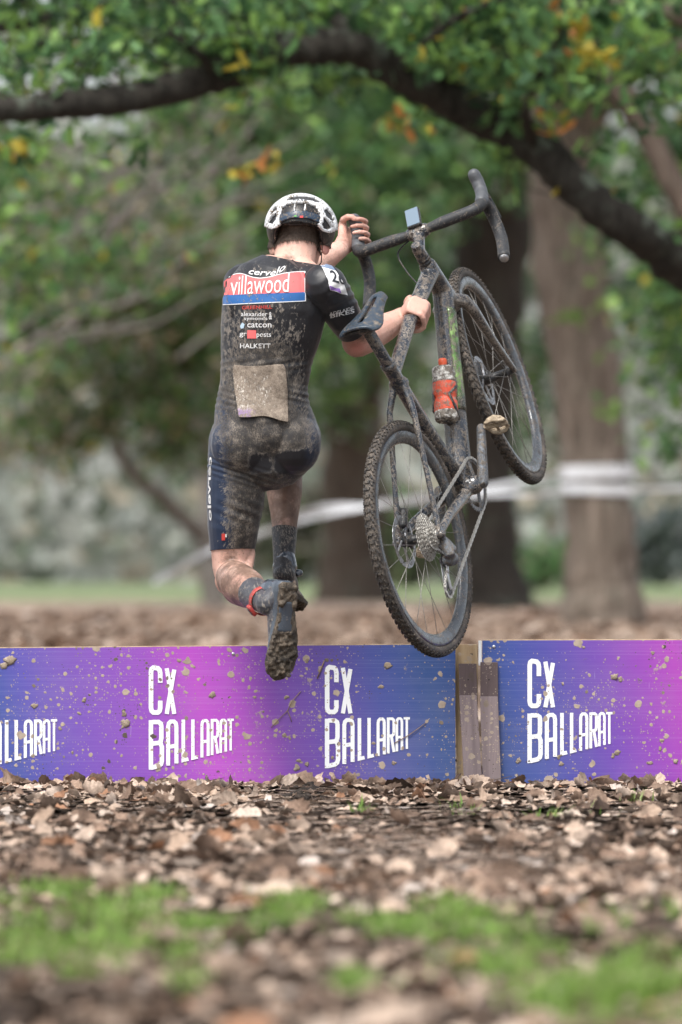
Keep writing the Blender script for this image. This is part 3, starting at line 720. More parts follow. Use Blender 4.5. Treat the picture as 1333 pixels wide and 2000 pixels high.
# leaves carried on fine twigs along the limb and its branches
rt = random.Random(31); tw = MB(); lp = []
srcs = [wob_path(arch[1:-1], 6, .02, 2)]*3+[wob_path(a_, 5, .02, 10+i_) for i_, (a_, r_) in enumerate(SUB)]
for _ in range(125):
    pth = rt.choice(srcs); q = pth[rt.randrange(len(pth))].copy(); d_ = Vector((rt.uniform(-1, 1), rt.uniform(-.1, .9), rt.uniform(.0, 1.0))).normalized(); L_ = rt.uniform(.25, .75); pts_ = [q.copy()]
    for k_ in range(6):
        d_ = (d_+Vector((rt.uniform(-.3, .3), rt.uniform(-.3, .3), rt.uniform(-.26, .16)))).normalized(); q = q+d_*(L_/6); pts_.append(q.copy())
        for _k in range(rt.randrange(0, 3) if k_ < 3 else rt.randrange(1, 5)): lp.append(tuple(q+Vector((rt.gauss(0, .045), rt.gauss(0, .045), rt.gauss(-.01, .035)))))
    tw.tube(pts_, [.008, .007, .006, .005, .004, .003, .002], 5)
tag(wpart(tw, 'twigs', M_bark_oak, e, base), kind='stuff')
G.append(leaves(np.array(lp), .088, [m[0] for m in OAKMIX], [m[1] for m in OAKMIX], LSHAPE))
AU = [cl(1110, 60, 27.3, 0.12, 0.23, 0.09), cl(1140, 130, 27.1, 0.09, 0.23, 0.08), cl(775, 235, 28.8, 0.08, 0.23, 0.03), cl(830, 250, 28.8, 0.07, 0.23, 0.02), cl(490, 325, 30.2, 0.12, 0.35, 0.03), cl(650, 322, 30.2, 0.06, 0.23, 0.02), cl(20, 300, 27.4, 0.08, 0.23, 0.06), cl(355, 515, 31.3, 0.03, 0.12, 0.03), cl(455, 215, 28.5, 0.03, 0.12, 0.02), cl(1090, 240, 27.4, 0.08, 0.23, 0.06)]
G.append(pal_leaves(AU, 170, .088, [(YEL, 3), (ORG, 1.5), (BRG, 2.6)], LSHAPE, .04, 10))
OV = [((random.uniform(-3, 6), random.uniform(26, 33), random.uniform(4.2, 8)), (1.2, 1.2, .6)) for _ in range(26)]
G.append(pal_leaves(OV, 5200, .16, OAKMIX, LSHAPE, .3))
crown_obj(e, base, G)

def tree(name, label, base, trunk, trads, mat, branches, groups, cat='tree', n=18, amp=.05, knob=.12, group='trees in the park behind'):
    base = Vector(base); e = empty(name, base); tag(e, label, cat, group)
    mb = MB(); limb_tube(mb, trunk, trads, 6, amp, n, hash(name) % 17, knob); wpart(mb, 'trunk', mat, e, base)
    if branches:
        mb = MB()
        for i, (a, r_) in enumerate(branches): limb_tube(mb, a, r_, 5, .05, 8, 30+i, .1)
        wpart(mb, 'branches', mat, e, base)
    if groups: crown_obj(e, base, groups)
    return e
def G0(px, Y): v = P(px, 1080, Y); return Vector((v.x, Y, 0))
FAR = [(DKG, 2), (MDG, 4), (BRG, 2), (OLV, 1.4), (YEL, .15), (ORG, .06)]
# 2. pale trunk at right
b = G0(1180, 49)
tree('oak_tree', 'thick pale grey-brown trunk at right, wrapped with white tape', b, [b+Vector((0, 0, -.2)), b+Vector((-.005, 0, .25)), P(1172, 1120, 49), P(1166, 960, 49), P(1150, 760, 49), P(1122, 550, 49), P(1102, 380, 49), P(1095, 200, 49.2), P(1080, -60, 49.5), P(1090, -500, 49.5)],
     [.42, .37, .315, .29, .305, .32, .31, .30, .29, .2], M_bark_pale, [([P(1110, 300, 49), P(1200, 180, 49), P(1300, 60, 48.6), P(1420, -60, 48)], [.13, .10, .08, .06]), ([P(1096, 200, 49), P(1010, 110, 48.6), P(900, 20, 48), P(820, -60, 47)], [.11, .09, .07, .05])],
     [pal_leaves([cl(1150, 60, 48, 1.2, 1.5, .7), cl(1000, 20, 47, 1.0, 1.2, .5), cl(1280, 120, 48.5, .7, 1, .5), cl(900, -60, 47, 1.5, 1.5, .6), cl(1200, -150, 49, 2.6, 2.5, .8), cl(1290, 560, 47, .25, .5, .4), cl(1300, 690, 47, .22, .5, .35), cl(1280, 460, 47.5, .3, .6, .4)], 9000, .13, FAR),
      pal_leaves([cl(1195, 800, 48, .10, .1, .06), cl(1110, 620, 48.4, .1, .1, .06)], 40, .10, [(BRG, 1)], LDIA, .06)])
# 3. dark trunk behind the wheels
b = G0(965, 69)
tree('oak_tree', 'dark wet trunk directly behind the bicycle wheels', b, [b+Vector((0, 0, -.2)), b+Vector((-.02, 0, .3)), P(958, 1090, 69), P(953, 980, 69), P(950, 800, 69), P(955, 600, 69), P(965, 420, 69), P(950, 200, 69.5), P(940, -100, 70)],
     [.60, .47, .36, .33, .36, .42, .48, .4, .3], M_bark_dark, [([P(965, 450, 69), P(1000, 330, 68), P(1100, 240, 67)], [.25, .2, .14]), ([P(955, 430, 69), P(880, 330, 69), P(760, 240, 68.5), P(650, 180, 68)], [.24, .19, .14, .1])],
     [pal_leaves([cl(820, 380, 66, 1.1, 1.5, .8), cl(700, 330, 66, 1.2, 1.5, .8), cl(930, 250, 67, 1.4, 1.6, .8), cl(1000, 150, 67, 1.6, 2, .7), cl(800, 130, 67, 1.6, 2, .9), cl(840, 560, 70, .8, 1, .8), cl(1035, 700, 72, .35, .8, 1.6), cl(620, 560, 66, .9, 1.2, 1.0), cl(900, -100, 68, 3, 3, 1)], 15000, .17, [(DKG, 3), (MDG, 4), (BRG, 1), (OLV, 1), (GRY, .25)])])
# 4. brown trunk between rider and bicycle
b = G0(690, 80)
tree('oak_tree', 'blurred brown trunk standing between rider and rear wheel', b, [b+Vector((0, 0, -.2)), b+Vector((0, 0, .35)), P(690, 1050, 80), P(692, 900, 80), P(685, 760, 80), P(660, 600, 80), P(655, 420, 80), P(660, 100, 80)], [.62, .50, .44, .44, .42, .36, .3, .25], M_bark_brown,
     [([P(688, 800, 80), P(760, 690, 79), P(800, 560, 78), P(820, 430, 77)], [.24, .2, .16, .12])],
     [pal_leaves([cl(640, 640, 77, .9, 1, 1.0), cl(560, 420, 76, 1.2, 1.5, 1.2), cl(480, 560, 76, 1.3, 1.5, 1.1), cl(420, 420, 75, 1.4, 1.5, 1.1), cl(640, 250, 76, 1.6, 2, 1.0), cl(760, 700, 78, .6, .8, .6), cl(450, 250, 75, 1.4, 2, 1), cl(600, 0, 76, 3, 3, 1.4), cl(640, 800, 79, .7, .8, .7), cl(720, 560, 78, .9, 1, .9)], 13500, .18, [(DKG, 2), (MDG, 3.4), (BRG, 2), (OLV, 2.6), (GRY, .8), (YEL, .2)])])
# 5. leaning trunk at left, low hanging crown
b = G0(420, 75)
tree('oak_tree', 'thin leaning trunk at left under low hanging foliage', b, [b+Vector((0, 0, -.2)), P(415, 1120, 75), P(395, 1060, 75), P(350, 1000, 74.5), P(300, 960, 74), P(240, 900, 73), P(200, 760, 72), P(180, 560, 72)], [.20, .15, .12, .10, .09, .08, .07, .05], M_branch_grey,
     [([P(405, 1080, 75), P(410, 1000, 75), P(400, 900, 75), P(380, 760, 74.5), P(360, 600, 74)], [.15, .13, .12, .1, .07])],
     [pal_leaves([cl(300, 620, 70, 1.0, 1.4, .9), cl(140, 560, 68, 1.0, 1.4, .9), cl(230, 770, 70, .9, 1.2, .55), cl(360, 740, 70, .6, 1, .7), cl(60, 700, 68, .7, 1.2, .7), cl(330, 860, 71, .5, 1, .35), cl(60, 430, 68, 1.0, 1.4, .8), cl(250, 430, 69, 1.2, 1.4, .8), cl(390, 580, 70, .7, 1, .8), cl(150, 830, 70, .8, 1, .4), cl(430, 760, 72, .5, 1, .8), cl(40, 850, 69, .5, 1, .35), cl(420, 880, 72, .3, .8, .35)], 9500, .17, [(DKG, 1.4), (MDG, 3), (BRG, 1.6), (OLV, 3), (BEI, 2.4), (GRY, 1.6), (YEL, .25), (ORG, .1)])])
# 6. tree off the left edge with long grey bare branches
b = Vector((-4.4, 45, 0))
BR = [([b+Vector((.1, 0, 1.9)), P(-60, 460, 46.0), P(60, 415, 46.5), P(180, 375, 47.0), P(300, 300, 47.5), P(420, 225, 48.0)], [.08, .05, .045, .04, .03, .02]),
      ([b+Vector((.1, 0, 1.4)), P(-60, 640, 46.0), P(120, 480, 46.5), P(260, 360, 47.0), P(410, 250, 47.0)], [.07, .04, .035, .028, .02]), ([P(-60, 560, 47.0), P(120, 520, 47.0), P(300, 430, 47.0), P(420, 340, 47.0)], [.03, .028, .02, .014]),
      ([P(-60, 330, 47.0), P(80, 290, 47.0), P(240, 270, 47.5), P(430, 220, 48.0)], [.035, .03, .025, .02]), ([P(60, 415, 46.5), P(160, 330, 46.5), P(240, 280, 47.0)], [.02, .016, .012]), ([P(-60, 760, 48.0), P(90, 640, 48.0), P(220, 500, 48.0), P(330, 400, 48.0)], [.03, .026, .02, .014]),
      ([P(-40, 160, 47.0), P(90, 110, 47.0), P(230, 95, 47.0), P(380, 40, 47.0)], [.03, .028, .02, .015]), ([P(-60, 230, 46.0), P(60, 190, 46.0), P(140, 120, 46.0), P(260, 60, 46.0)], [.02, .02, .014, .01]), ([P(-60, 20, 47.0), P(120, 60, 47.0), P(260, 120, 47.0)], [.03, .02, .015])]
BR = [(p_, [q*.62 for q in r_]) for p_, r_ in BR]
rt = random.Random(77)
BT = []
for _ in range(80):                                       # thin bare twigs and boughs sweeping up to the right
    px, py, Y = rt.uniform(-80, 430), rt.uniform(20, 720), rt.uniform(42, 60); L_ = rt.uniform(120, 330); an = rt.uniform(.25, .95)
    x1, y1 = px+L_*math.cos(an), py-L_*math.sin(an); BT.append(([P(px, py, Y), P(lerp(px, x1, .35), lerp(py, y1, .35)+rt.uniform(-14, 14), Y), P(lerp(px, x1, .7), lerp(py, y1, .7)+rt.uniform(-16, 16), Y), P(x1, y1, Y)], [rt.uniform(.012, .032), .018, .014, .008]))
e6 = tree('oak_tree', 'tree off the left edge with long bare grey branches', b, [b+Vector((0, 0, -.2)), b+Vector((0, 0, .5)), b+Vector((.05, 0, 2)), b+Vector((0, .1, 4)), b+Vector((-.2, .2, 7))], [.5, .38, .33, .26, .15], M_branch_grey, BR,
     [pal_leaves([cl(60, 330, 40, .7, .9, .35), cl(330, 240, 41, .5, .8, .3), cl(180, 500, 41, .6, .8, .35), cl(40, 560, 40, .4, .8, .4), cl(200, 60, 40, 1.0, 1, .35), cl(-60, 120, 40, .7, 1, .5), cl(420, 90, 41, .6, .8, .3)], 2600, .12, [(DKG, 1), (MDG, 3), (BRG, 1.6), (OLV, 1), (YEL, .2)])])
mb = MB()
for i, (a, r_) in enumerate(BT): limb_tube(mb, a, r_, 4, .03, 6, 60+i, .1)
tag(wpart(mb, 'bare_twigs', M_branch_grey, e6, b), kind='stuff')
# 7. tree off the right edge, pale leaning limb top right
b = Vector((4.4, 41, 0))
tree('oak_tree', 'tree off the right edge with a pale limb leaning in', b, [b+Vector((0, 0, -.2)), b+Vector((0, 0, .5)), b+Vector((-.1, 0, 1.8)), b+Vector((-.3, 0, 3)), b+Vector((-.2, 0, 6))], [.5, .38, .32, .25, .16], M_bark_brown,
     [([b+Vector((-.2, 0, 1.9)), P(1420, 500, 41), P(1330, 380, 41), P(1270, 270, 41), P(1220, 180, 41), P(1170, 60, 41), P(1140, -60, 41)], [.17, .12, .10, .095, .09, .08, .06]), ([P(1480, 120, 41), P(1333, 40, 41), P(1250, 20, 41), P(1150, 0, 41)], [.09, .075, .07, .05]), ([P(1500, 160, 41), P(1330, 90, 41), P(1240, 110, 41), P(1180, 150, 41)], [.08, .05, .04, .03])],
     [pal_leaves([cl(1330, 300, 42, .3, .6, .3), cl(1320, 560, 43, .3, .6, .35), cl(1330, 720, 43, .25, .5, .3), cl(1240, 340, 43, .25, .5, .2), cl(1300, 20, 42, .8, 1, .5), cl(1340, 870, 43, .15, .4, .15)], 2600, .13, [(DKG, 2), (MDG, 3.5), (BRG, 1.5), (YEL, .2)])])
# ---------------------------------------------------------------- far wood: one grey-green mass beyond the field
pts = []
n = 17000
fx = rng.uniform(-34, 34, n); fy = rng.uniform(172, 215, n); fz = 3.5+rng.uniform(0, 1, n)**.9*17
edge = np.array([.75+.25*vn(a, 0, .09, 40)+.1*vn(a, 0, .3, 41) for a in fx]); k = fz < 20*edge; pts = np.stack([fx, fy, fz], 1)[k]
low = pts[:, 2] < 8
W1 = leaves(pts[~low], 1.5, [(.10, .14, .09), (.14, .19, .11), (.22, .24, .18), (.34, .35, .31), (.26, .24, .18)], [2, 3, 3, 2, 1.2], LDIA)
W2 = leaves(pts[low], 1.3, [(.40, .43, .42), (.52, .54, .53), OLV, (.32, .34, .33), BEI], [3, 4, .4, 2, .4], LDIA)
n = 9000; hy = rng.uniform(126, 176, n); hx = rng.uniform(-16, 16, n); cl_ = np.array([vn(a*1.0, b*.35, .35, 55) for a, b in zip(hx, hy)]); k = cl_ > -.08; hx, hy = hx[k], hy[k]
hz_ = np.array([7.0*sst(128, 185, b) for b in hy])+rng.uniform(0, 1, len(hx))**1.5*2.4
W3 = leaves(np.stack([hx, hy, hz_], 1), .8, [(.24, .26, .23), (.32, .33, .29), (.15, .17, .13), (.30, .26, .19), (.10, .13, .08)], [3, 3, 2, 1.2, 1], LDIA)
V = np.concatenate([W1[0], W2[0], W3[0]]); Fc = np.concatenate([W1[1], W2[1]+len(W1[0]), W3[1]+len(W1[0])+len(W2[0])]); Cc = np.concatenate([W1[2], W2[2], W3[2]])
o = np_mesh('far_wood', V, Fc, M_leaf, Cc); tag(o, 'pale grey-green wood far beyond the pale field', 'wood', kind='stuff')
# shrubs along the field edge (pale, blurred)
def shrub(px, Y, w_, h_, mix, label, n=1500, size=.22):
    b = G0(px, Y); e = empty('shrub', b); tag(e, label, 'shrub', 'shrubs at the field edge')
    mb = MB()
    for k in range(5):
        a = k*1.3; limb_tube(mb, [b+Vector((.1*math.cos(a), .1*math.sin(a), -.1)), b+Vector((w_*.3*math.cos(a), .3*math.sin(a), h_*.4)), b+Vector((w_*.55*math.cos(a), .5*math.sin(a), h_*.8))], [.06, .04, .02], 3, .05, 6, k)
    wpart(mb, 'stems', M_branch_grey, e, b)
    g_ = pal_leaves([((b.x, Y, h_*.45), (w_*.8, w_*.6, h_*.42)), ((b.x-w_*.4, Y, h_*.6), (w_*.5, w_*.4, h_*.3)), ((b.x+w_*.45, Y, h_*.55), (w_*.5, w_*.4, h_*.35))], n, size, mix)
    crown_obj(e, b, [g_], 'foliage')
GM = [((.36, .38, .37), 3), ((.46, .48, .46), 3), (OLV, .5), ((.26, .28, .26), 1.5)]
#shrub(60, 128, 2.2, 3.4, GM, 'pale grey shrub at the far left field edge', 2600, .3)
#shrub(240, 132, 1.9, 2.6, GM, 'pale grey shrub left of the leaning trunk', 2400, .3)
shrub(560, 118, 1.6, 2.4, [((.14, .13, .10), 3), ((.09, .11, .06), 2), ((.2, .2, .17), 1)], 'dull brown-green shrub behind the rider', 2200, .3)
shrub(800, 112, 1.3, 2.2, [((.12, .11, .085), 3), (MDG, 1), (OLV, 1)], 'dark brown-green shrub behind the rear wheel', 2000, .3)
shrub(1050, 104, .5, 1.0, [(MDG, 3), (OLV, 1)], 'small green shrub between dark and pale trunks', 700, .22)
shrub(1290, 118, 1.1, 1.8, [((.14, .16, .16), 3), ((.08, .11, .09), 2), ((.25, .27, .26), 1)], 'bluish grey shrub right of the pale trunk', 1600, .26)
# ---------------------------------------------------------------- course tape
M_tape = simple('white_plastic_tape', (.74, .76, .79), .4, 0, .12, 6)
base = G0(1180, 48.6); e = empty('course_tape', base); tag(e, 'white course tape strung past the trunks and around the pale one', 'tape')
def ribbon(pts, width, name, seed=0):
    pth = wob_path(pts, 10, .012, seed); mb = MB(); vs = []; fs = []
    for i, q in enumerate(pth):
        tw = .55*math.sin(i*.33+seed)+.3*math.sin(i*.9+seed*2); up = Vector((0, math.sin(tw), math.cos(tw)))*width/2
        vs += [q-up, q+up]
    for i in range(len(pth)-1): fs.append((2*i, 2*i+1, 2*i+3, 2*i+2))
    wpart(mb.add(vs, fs), name, M_tape, e, base)
ribbon([P(300, 1140, 44), P(345, 1112, 44.5), P(420, 1072, 45.2), P(540, 1030, 46), P(660, 1000, 46.8), P(850, 966, 47.6), P(1000, 945, 48.2), P(1105, 922, 48.62)], .052, 'upper_strand', 1)
ribbon([P(560, 1008, 46), P(640, 990, 46.6), P(760, 985, 47), P(900, 968, 47.7), P(1040, 962, 48.3), P(1110, 958, 48.6), P(1235, 957, 48.62), P(1420, 948, 47)], .048, 'lower_strand', 3)
mb = MB(); vs = []; fs = []
for i in range(33):
    a = 2*math.pi*i/32; c0 = P(1165, 922, 49)
    for s_ in (-1, 1): vs.append(c0+Vector((.33*math.cos(a), .33*math.sin(a), s_*.062+.01*math.cos(a))))
for i in range(32): fs.append((2*i, 2*i+1, 2*i+3, 2*i+2))
wpart(mb.add(vs, fs), 'trunk_wrap', M_tape, e, base)
mb = MB(); vs = []
for i in range(33):
    a = 2*math.pi*i/32; c0 = P(1166, 957, 49)
    for s_ in (-1, 1): vs.append(c0+Vector((.325*math.cos(a), .325*math.sin(a), s_*.042-.012*math.cos(a))))
wpart(mb.add(vs, fs), 'trunk_wrap', M_tape, e, base)
#SECTION4
# ================================================================ BICYCLE  (local frame: x forward, y left, z up, origin = rear axle)
BR3 = Matrix(((0.2613, -0.9004, -0.3477), (0.823, 0.3961, -0.4071), (0.5043, -0.1798, 0.8446)))
bike = empty('bicycle', matrix=Matrix.Translation((0.23056, 16.69057, 0.73187)) @ BR3.to_4x4())
tag(bike, 'muddy drop-bar cyclocross bicycle lifted over the barrier by the rider', 'bicycle')
BW = Matrix.Translation((0.23056, 16.69057, 0.73187)) @ BR3.to_4x4()
HA = R(72); SU = Vector((-math.cos(HA), 0, math.sin(HA))); SP = Vector((math.sin(HA), 0, math.cos(HA)))
AX0 = Vector((.9709, 0, -.0145)); BB = Vector((.4244, 0, -.0666)); FA = Vector((1.0156, 0, 0)); WR = .3560
STEER = Matrix.Translation(AX0) @ Matrix.Rotation(.204, 4, SU) @ Matrix.Translation(-AX0)
def green_paint(t, p):
    return t.ramp(t.noise(p, 9, 3), [(.35, (.04, .045, .03, 1)), (.5, (.14, .30, .06, 1)), (.62, (.42, .50, .22, 1))])
M_frame = muddy('muddy_frame_paint', (.026, .032, .042, 1), .50, .10, .1, 55, coat=.8, edge=.03)
M_frame_g = muddy('muddy_green_paint', green_paint, .50, .2, .3, 62, coat=.5, edge=.035)
M_carbon = muddy('muddy_black_carbon', (.024, .027, .032, 1), .46, .3, 0, 75, edge=.035)
M_fork = muddy('muddy_fork_paint', (.040, .038, .040, 1), .54, .12, .1, 55, coat=.8, edge=.03)
M_tape2 = muddy('muddy_bar_tape', (.026, .028, .031, 1), .36, .5, 0, 80, edge=.035)
M_tyre = muddy('muddy_tyre_rubber', (.030, .029, .029, 1), .62, .6, 0, 55, mudd=(.020, .016, .013, 1), mudl=(.16, .132, .108, 1))
M_knob = muddy('muddy_tread_rubber', (.026, .025, .025, 1), .50, .55, 0, 70, mudd=(.020, .016, .013, 1), mudl=(.15, .125, .10, 1))
M_rim = muddy('wet_grey_rim', (.075, .082, .090, 1), .36, .2, .25, 40, stretch=(1, 1, 1), coat=.3, mudl=(.20, .165, .135, 1))
M_steel = muddy('dirty_steel', (.52, .53, .55, 1), .36, .28, .9, 90)
M_chain = muddy('dirty_chain', (.55, .54, .51, 1), .34, .3, .6, 260)
M_cass = muddy('dirty_cassette', (.56, .54, .50, 1), .42, .35, .6, 160)
M_alloy = muddy('dirty_grey_alloy', (.15, .165, .185, 1), .48, .25, .4, 80)
M_blackp = muddy('muddy_black_plastic', (.022, .023, .025, 1), .32, .3, 0, 70)
M_rubber = simple('grey_black_rubber', (.075, .08, .088), .5, 0, .2, 60, .2)
M_saddle = muddy('blue_grey_saddle', (.030, .048, .070, 1), .38, .32, 0, 60)
M_pedal = muddy('mud_caked_pedal', (.40, .33, .24, 1), .6, .6, .2, 70, mudd=(.16, .12, .08, 1), mudl=(.55, .45, .32, 1))
M_spoke = simple('stainless_spoke', (.30, .285, .265), .4, .6, .35, 120)

def mbox(mb, a, b, ra, rb, n=12, ref=(0, 1, 0)): mb.tube([a, b], [ra, rb], n, ref)
# --- frame, one smooth moulded piece
HTb, HTt = AX0+SU*.398, AX0+SU*.545
SC = Vector((.262, 0, .448))
fr = MB()
fr.capsule([HTb, HTt], [.032, .028], 16)
fr.capsule([HTb+SU*.035, BB+Vector((.02, 0, .02))], [(.032, .036), (.038, .038)], 16, (0, 1, 0))
fr.capsule([HTt-SU*.022, lerp(HTt, SC, .5)+Vector((0, 0, -.012)), SC+Vector((.01, 0, -.03))], [(.029, .026), (.024, .020), (.020, .020)], 16, (0, 1, 0))
fr.capsule([BB, lerp(BB, SC, .5), SC], [(.030, .026), (.022, .023), (.022, .022)], 16, (0, 1, 0))
fr.capsule([BB+Vector((0, -.042, 0)), BB+Vector((0, .042, 0))], [.031, .031], 16)
for s in (-1, 1):
    fr.capsule([BB+Vector((-.02, s*.030, 0)), Vector((.30, s*.043, -.045)), Vector((.14, s*.058, -.012)), Vector((.012, s*.066, 0))], [(.017, .022), (.015, .020), (.0125, .016), (.011, .014)], 12, (0, 1, 0))
    fr.capsule([SC+Vector((.022, s*.014, -.065)), Vector((.225, s*.038, .318)), Vector((.11, s*.054, .150)), Vector((.008, s*.066, .006))], [(.013, .014), (.0100, .0110), (.0085, .0095), (.0095, .011)], 12, (0, 1, 0))
    fr.capsule([Vector((.0, s*.058, 0)), Vector((.0, s*.074, 0))], [.014, .013], 12)
fr.capsule([SC+Vector((.020, -.012, -.068)), SC+Vector((.020, .012, -.068))], [.02, .02], 12)
me = remesh(fr, .0032, 6); frame_o = link('frame', me, M_frame, bike)
# green glossy panel along the down tube
dd = (BB-HTb).normalized(); gp = MB(); p0 = lerp(HTb+SU*.035, BB, .10); p1 = lerp(HTb+SU*.035, BB, .62)
dn = Vector((0, 1, 0)).cross(dd).normalized()
for nm, o_ in (('paint_panel', -.010),):
    vs = []; fs = []
    for i in range(25):
        q = lerp(p0, p1, i/24); rr = lerp(.027, .033, i/24)
        for a in (-165, -140, -115, -90, -65, -40):
            an = R(a); ry, rz = lerp(.032, .038, .1+.52*i/24)+.0008, lerp(.036, .038, .1+.52*i/24)+.0008
            vs.append(q+Vector((0, 1, 0))*(ry*math.sin(an))+dn*(rz*math.cos(an)))
    for i in range(24):
        for k in range(5): fs.append((i*6+k, i*6+k+1, (i+1)*6+k+1, (i+1)*6+k))
    o = gp.add(vs, fs).build('paint_panel', M_frame_g, frame_o)
    so_ = o.modifiers.new('solid', 'SOLIDIFY'); so_.thickness = .003; so_.offset = 0
# --- fork
fk = MB(); CRN = AX0+SU*.385
fk.capsule([CRN-SU*.01, CRN+SU*.02], [.034, .032], 14)
for s in (-1, 1):
    fk.capsule([CRN+SU*.004+Vector((0, s*.012, 0)), CRN-SU*.022+Vector((0, s*.044, 0))+SP*.004, CRN-SU*.07+Vector((0, s*.053, 0))+SP*.006, lerp(CRN, AX0, .55)+Vector((0, s*.055, 0))+SP*.012, FA+Vector((0, s*.056, 0))], [(.020, .024), (.020, .024), (.017, .022), (.013, .017), (.009, .012)], 14, (0, 1, 0))
me = remesh(fk, .0032, 5); me.transform(STEER); link('fork', me, M_fork, bike)
# --- wheels
def gear(mb, c, r, teeth, th, y0, tip=.004, hole=None, n=None):
    """toothed ring around the y axis, outer radius r"""
    k = teeth*4; prof = []
    for i in range(k):
        prof.append(r if i % 4 in (0, 1) else r-tip)
    hi = hole if hole else r*.45
    vs = []
    for y in (y0, y0+th):
        for i in range(k):
            a = 2*math.pi*i/k; vs.append((c[0]+prof[i]*math.cos(a), y, c[2]+prof[i]*math.sin(a)))
        for i in range(k):
            a = 2*math.pi*i/k; vs.append((c[0]+hi*math.cos(a), y, c[2]+hi*math.sin(a)))
    fs = []
    for i in range(k):
        j = (i+1) % k
        fs += [(i, j, 2*k+j, 2*k+i), (k+j, k+i, 3*k+i, 3*k+j), (j, i, k+i, k+j), (2*k+i, 2*k+j, 3*k+j, 3*k+i)]
    mb.add(vs, fs)
def ringprof(mb, c, prof, n=96):
    """revolve closed (r, y) profile about the axle"""
    m = len(prof); vs = []; fs = []
    for i in range(n):
        a = 2*math.pi*i/n
        for r, y in prof: vs.append((c[0]+r*math.cos(a), c[1]+y, c[2]+r*math.sin(a)))
    for i in range(n):
        j = (i+1) % n
        for k in range(m):
            l = (k+1) % m; fs.append((i*m+k, i*m+l, j*m+l, j*m+k))
    mb.add(vs, fs)
def wheel(c, M, rear):
    e = empty('wheel', parent=bike); Mi = M or Matrix.Identity(4)
    rc = WR-.0185                                   # centre of the tyre section
    mb = MB(); ringprof(mb, c, [(rc+.0165*math.cos(a), .0168*math.sin(a)) for a in [R(q) for q in range(0, 360, 24)]], 120)
    for i, v in enumerate(mb.v):                    # caked mud on the casing
        q = Vector(v); d = (q-Vector(c)); d.y = 0; d.normalize(); mb.v[i] = tuple(q+d*.0012*mnoise.noise(q*60))
    ty = mb.build('tyre', M_tyre, e, M=Mi)
    kn = MB(); NA = 96
    for i in range(NA):
        for j, ph in enumerate((-62, -36, -12, 12, 36, 62)):
            a = 2*math.pi*(i+(.5 if j in (1, 4) else 0)+(.25 if j in (2, 3) else 0))/NA; b = R(ph)
            er = Vector((math.cos(a), 0, math.sin(a))); et = Vector((-math.sin(a), 0, math.cos(a))); ey = Vector((0, 1, 0))
            nrm = er*math.cos(b)+ey*math.sin(b); lat = nrm.cross(et)
            q = Vector(c)+er*rc+nrm*.0178
            Mx = Matrix((et, lat, nrm)).transposed()
            if abs(ph) < 40: Mx = Mx @ Matrix.Rotation(R(24 if j % 2 else -24), 3, 'Z')
            kn.box(q, (.0115 if abs(ph) < 40 else .010, .0050, .0046), Mx)
    tag(kn.build('tread_knobs', M_knob, ty, smooth=False, M=Mi), kind='stuff')
    ro, ri = rc-.0125, rc-.050
    mb = MB(); ringprof(mb, c, [(ro, .0125), (ro-.006, .0138), (ro-.020, .0120), (ri+.006, .0075), (ri, 0), (ri+.006, -.0075), (ro-.020, -.0120), (ro-.006, -.0138), (ro, -.0125)], 120)
    mb.build('rim', M_rim, e, M=Mi)
    hb = MB(); C0 = Vector(c)
    if rear:
        pr = [(-.066, .009), (-.050, .011), (-.022, .019), (-.0205, .027), (-.0175, .027), (-.016, .017), (0, .0135), (.026, .016), (.0275, .025), (.031, .025), (.033, .017), (.050, .017), (.066, .010)]
    else:
        pr = [(-.052, .010), (-.040, .013), (-.036, .020), (-.033, .020), (-.031, .013), (0, .0135), (.018, .014), (.0195, .022), (.023, .022), (.026, .017), (.046, .016), (.052, .010)]
    hb.tube([C0+Vector((0, y, 0)) for y, r in pr], [r for y, r in pr], 18, (1, 0, 0)); hb.build('hub', M_blackp, e, M=Mi)
    N = 24
    fl = [(-.019, .0245), (.029, .0225)] if rear else [(-.0345, .018), (.021, .020)]
    for i in range(N):
        a = 2*math.pi*i/N+.05; sd = i % 2; y, fr_ = fl[sd]; off = (1 if (i//2) % 2 else -1)*R(64)
        p0 = C0+Vector((fr_*math.cos(a+off), y, fr_*math.sin(a+off))); p1 = C0+Vector(((ri+.004)*math.cos(a), 0, (ri+.004)*math.sin(a)))
        sp = MB().tube([p0, p1], .0009, 5, (0, 1, 0)); sp.build('spoke', M_spoke, e, M=Mi)
    dr = MB(); yr = .047 if rear else .043
    k = 60; vs = []
    for y in (yr, yr+.0019):
        for i in range(k):
            a = 2*math.pi*i/k; ro_ = .080+.0012*math.sin(6*a); vs.append((c[0]+ro_*math.cos(a), y, c[2]+ro_*math.sin(a)))
        for i in range(k):
            a = 2*math.pi*i/k; r_ = .064+.002*math.sin(12*a); vs.append((c[0]+r_*math.cos(a), y, c[2]+r_*math.sin(a)))
    fs = []
    for i in range(k):
        j = (i+1) % k
        q = [(i, j, 2*k+j, 2*k+i), (k+j, k+i, 3*k+i, 3*k+j)]
        q += [(j, i, k+i, k+j), (2*k+i, 2*k+j, 3*k+j, 3*k+i)]
        fs += q
    dr.add(vs, fs)
    for i in range(5):
        a = 2*math.pi*i/5; b = a+.55
        dr.tube([C0+Vector((.018*math.cos(a), yr+.001, .018*math.sin(a))), C0+Vector((.066*math.cos(b), yr+.001, .066*math.sin(b)))], (.0035, .0035), 6, (0, 1, 0))
    for i in range(30):
        a = 2*math.pi*i/30; r0 = .0685+.005*(i % 3)/2
        for ys in (yr-.0004, yr+.0019): dr.box((c[0]+r0*math.cos(a), ys, c[2]+r0*math.sin(a)), (.0035, .0012, .0035))
    ro_o = dr.build('disc_rotor', M_steel, e, smooth=False, M=Mi)
    return e
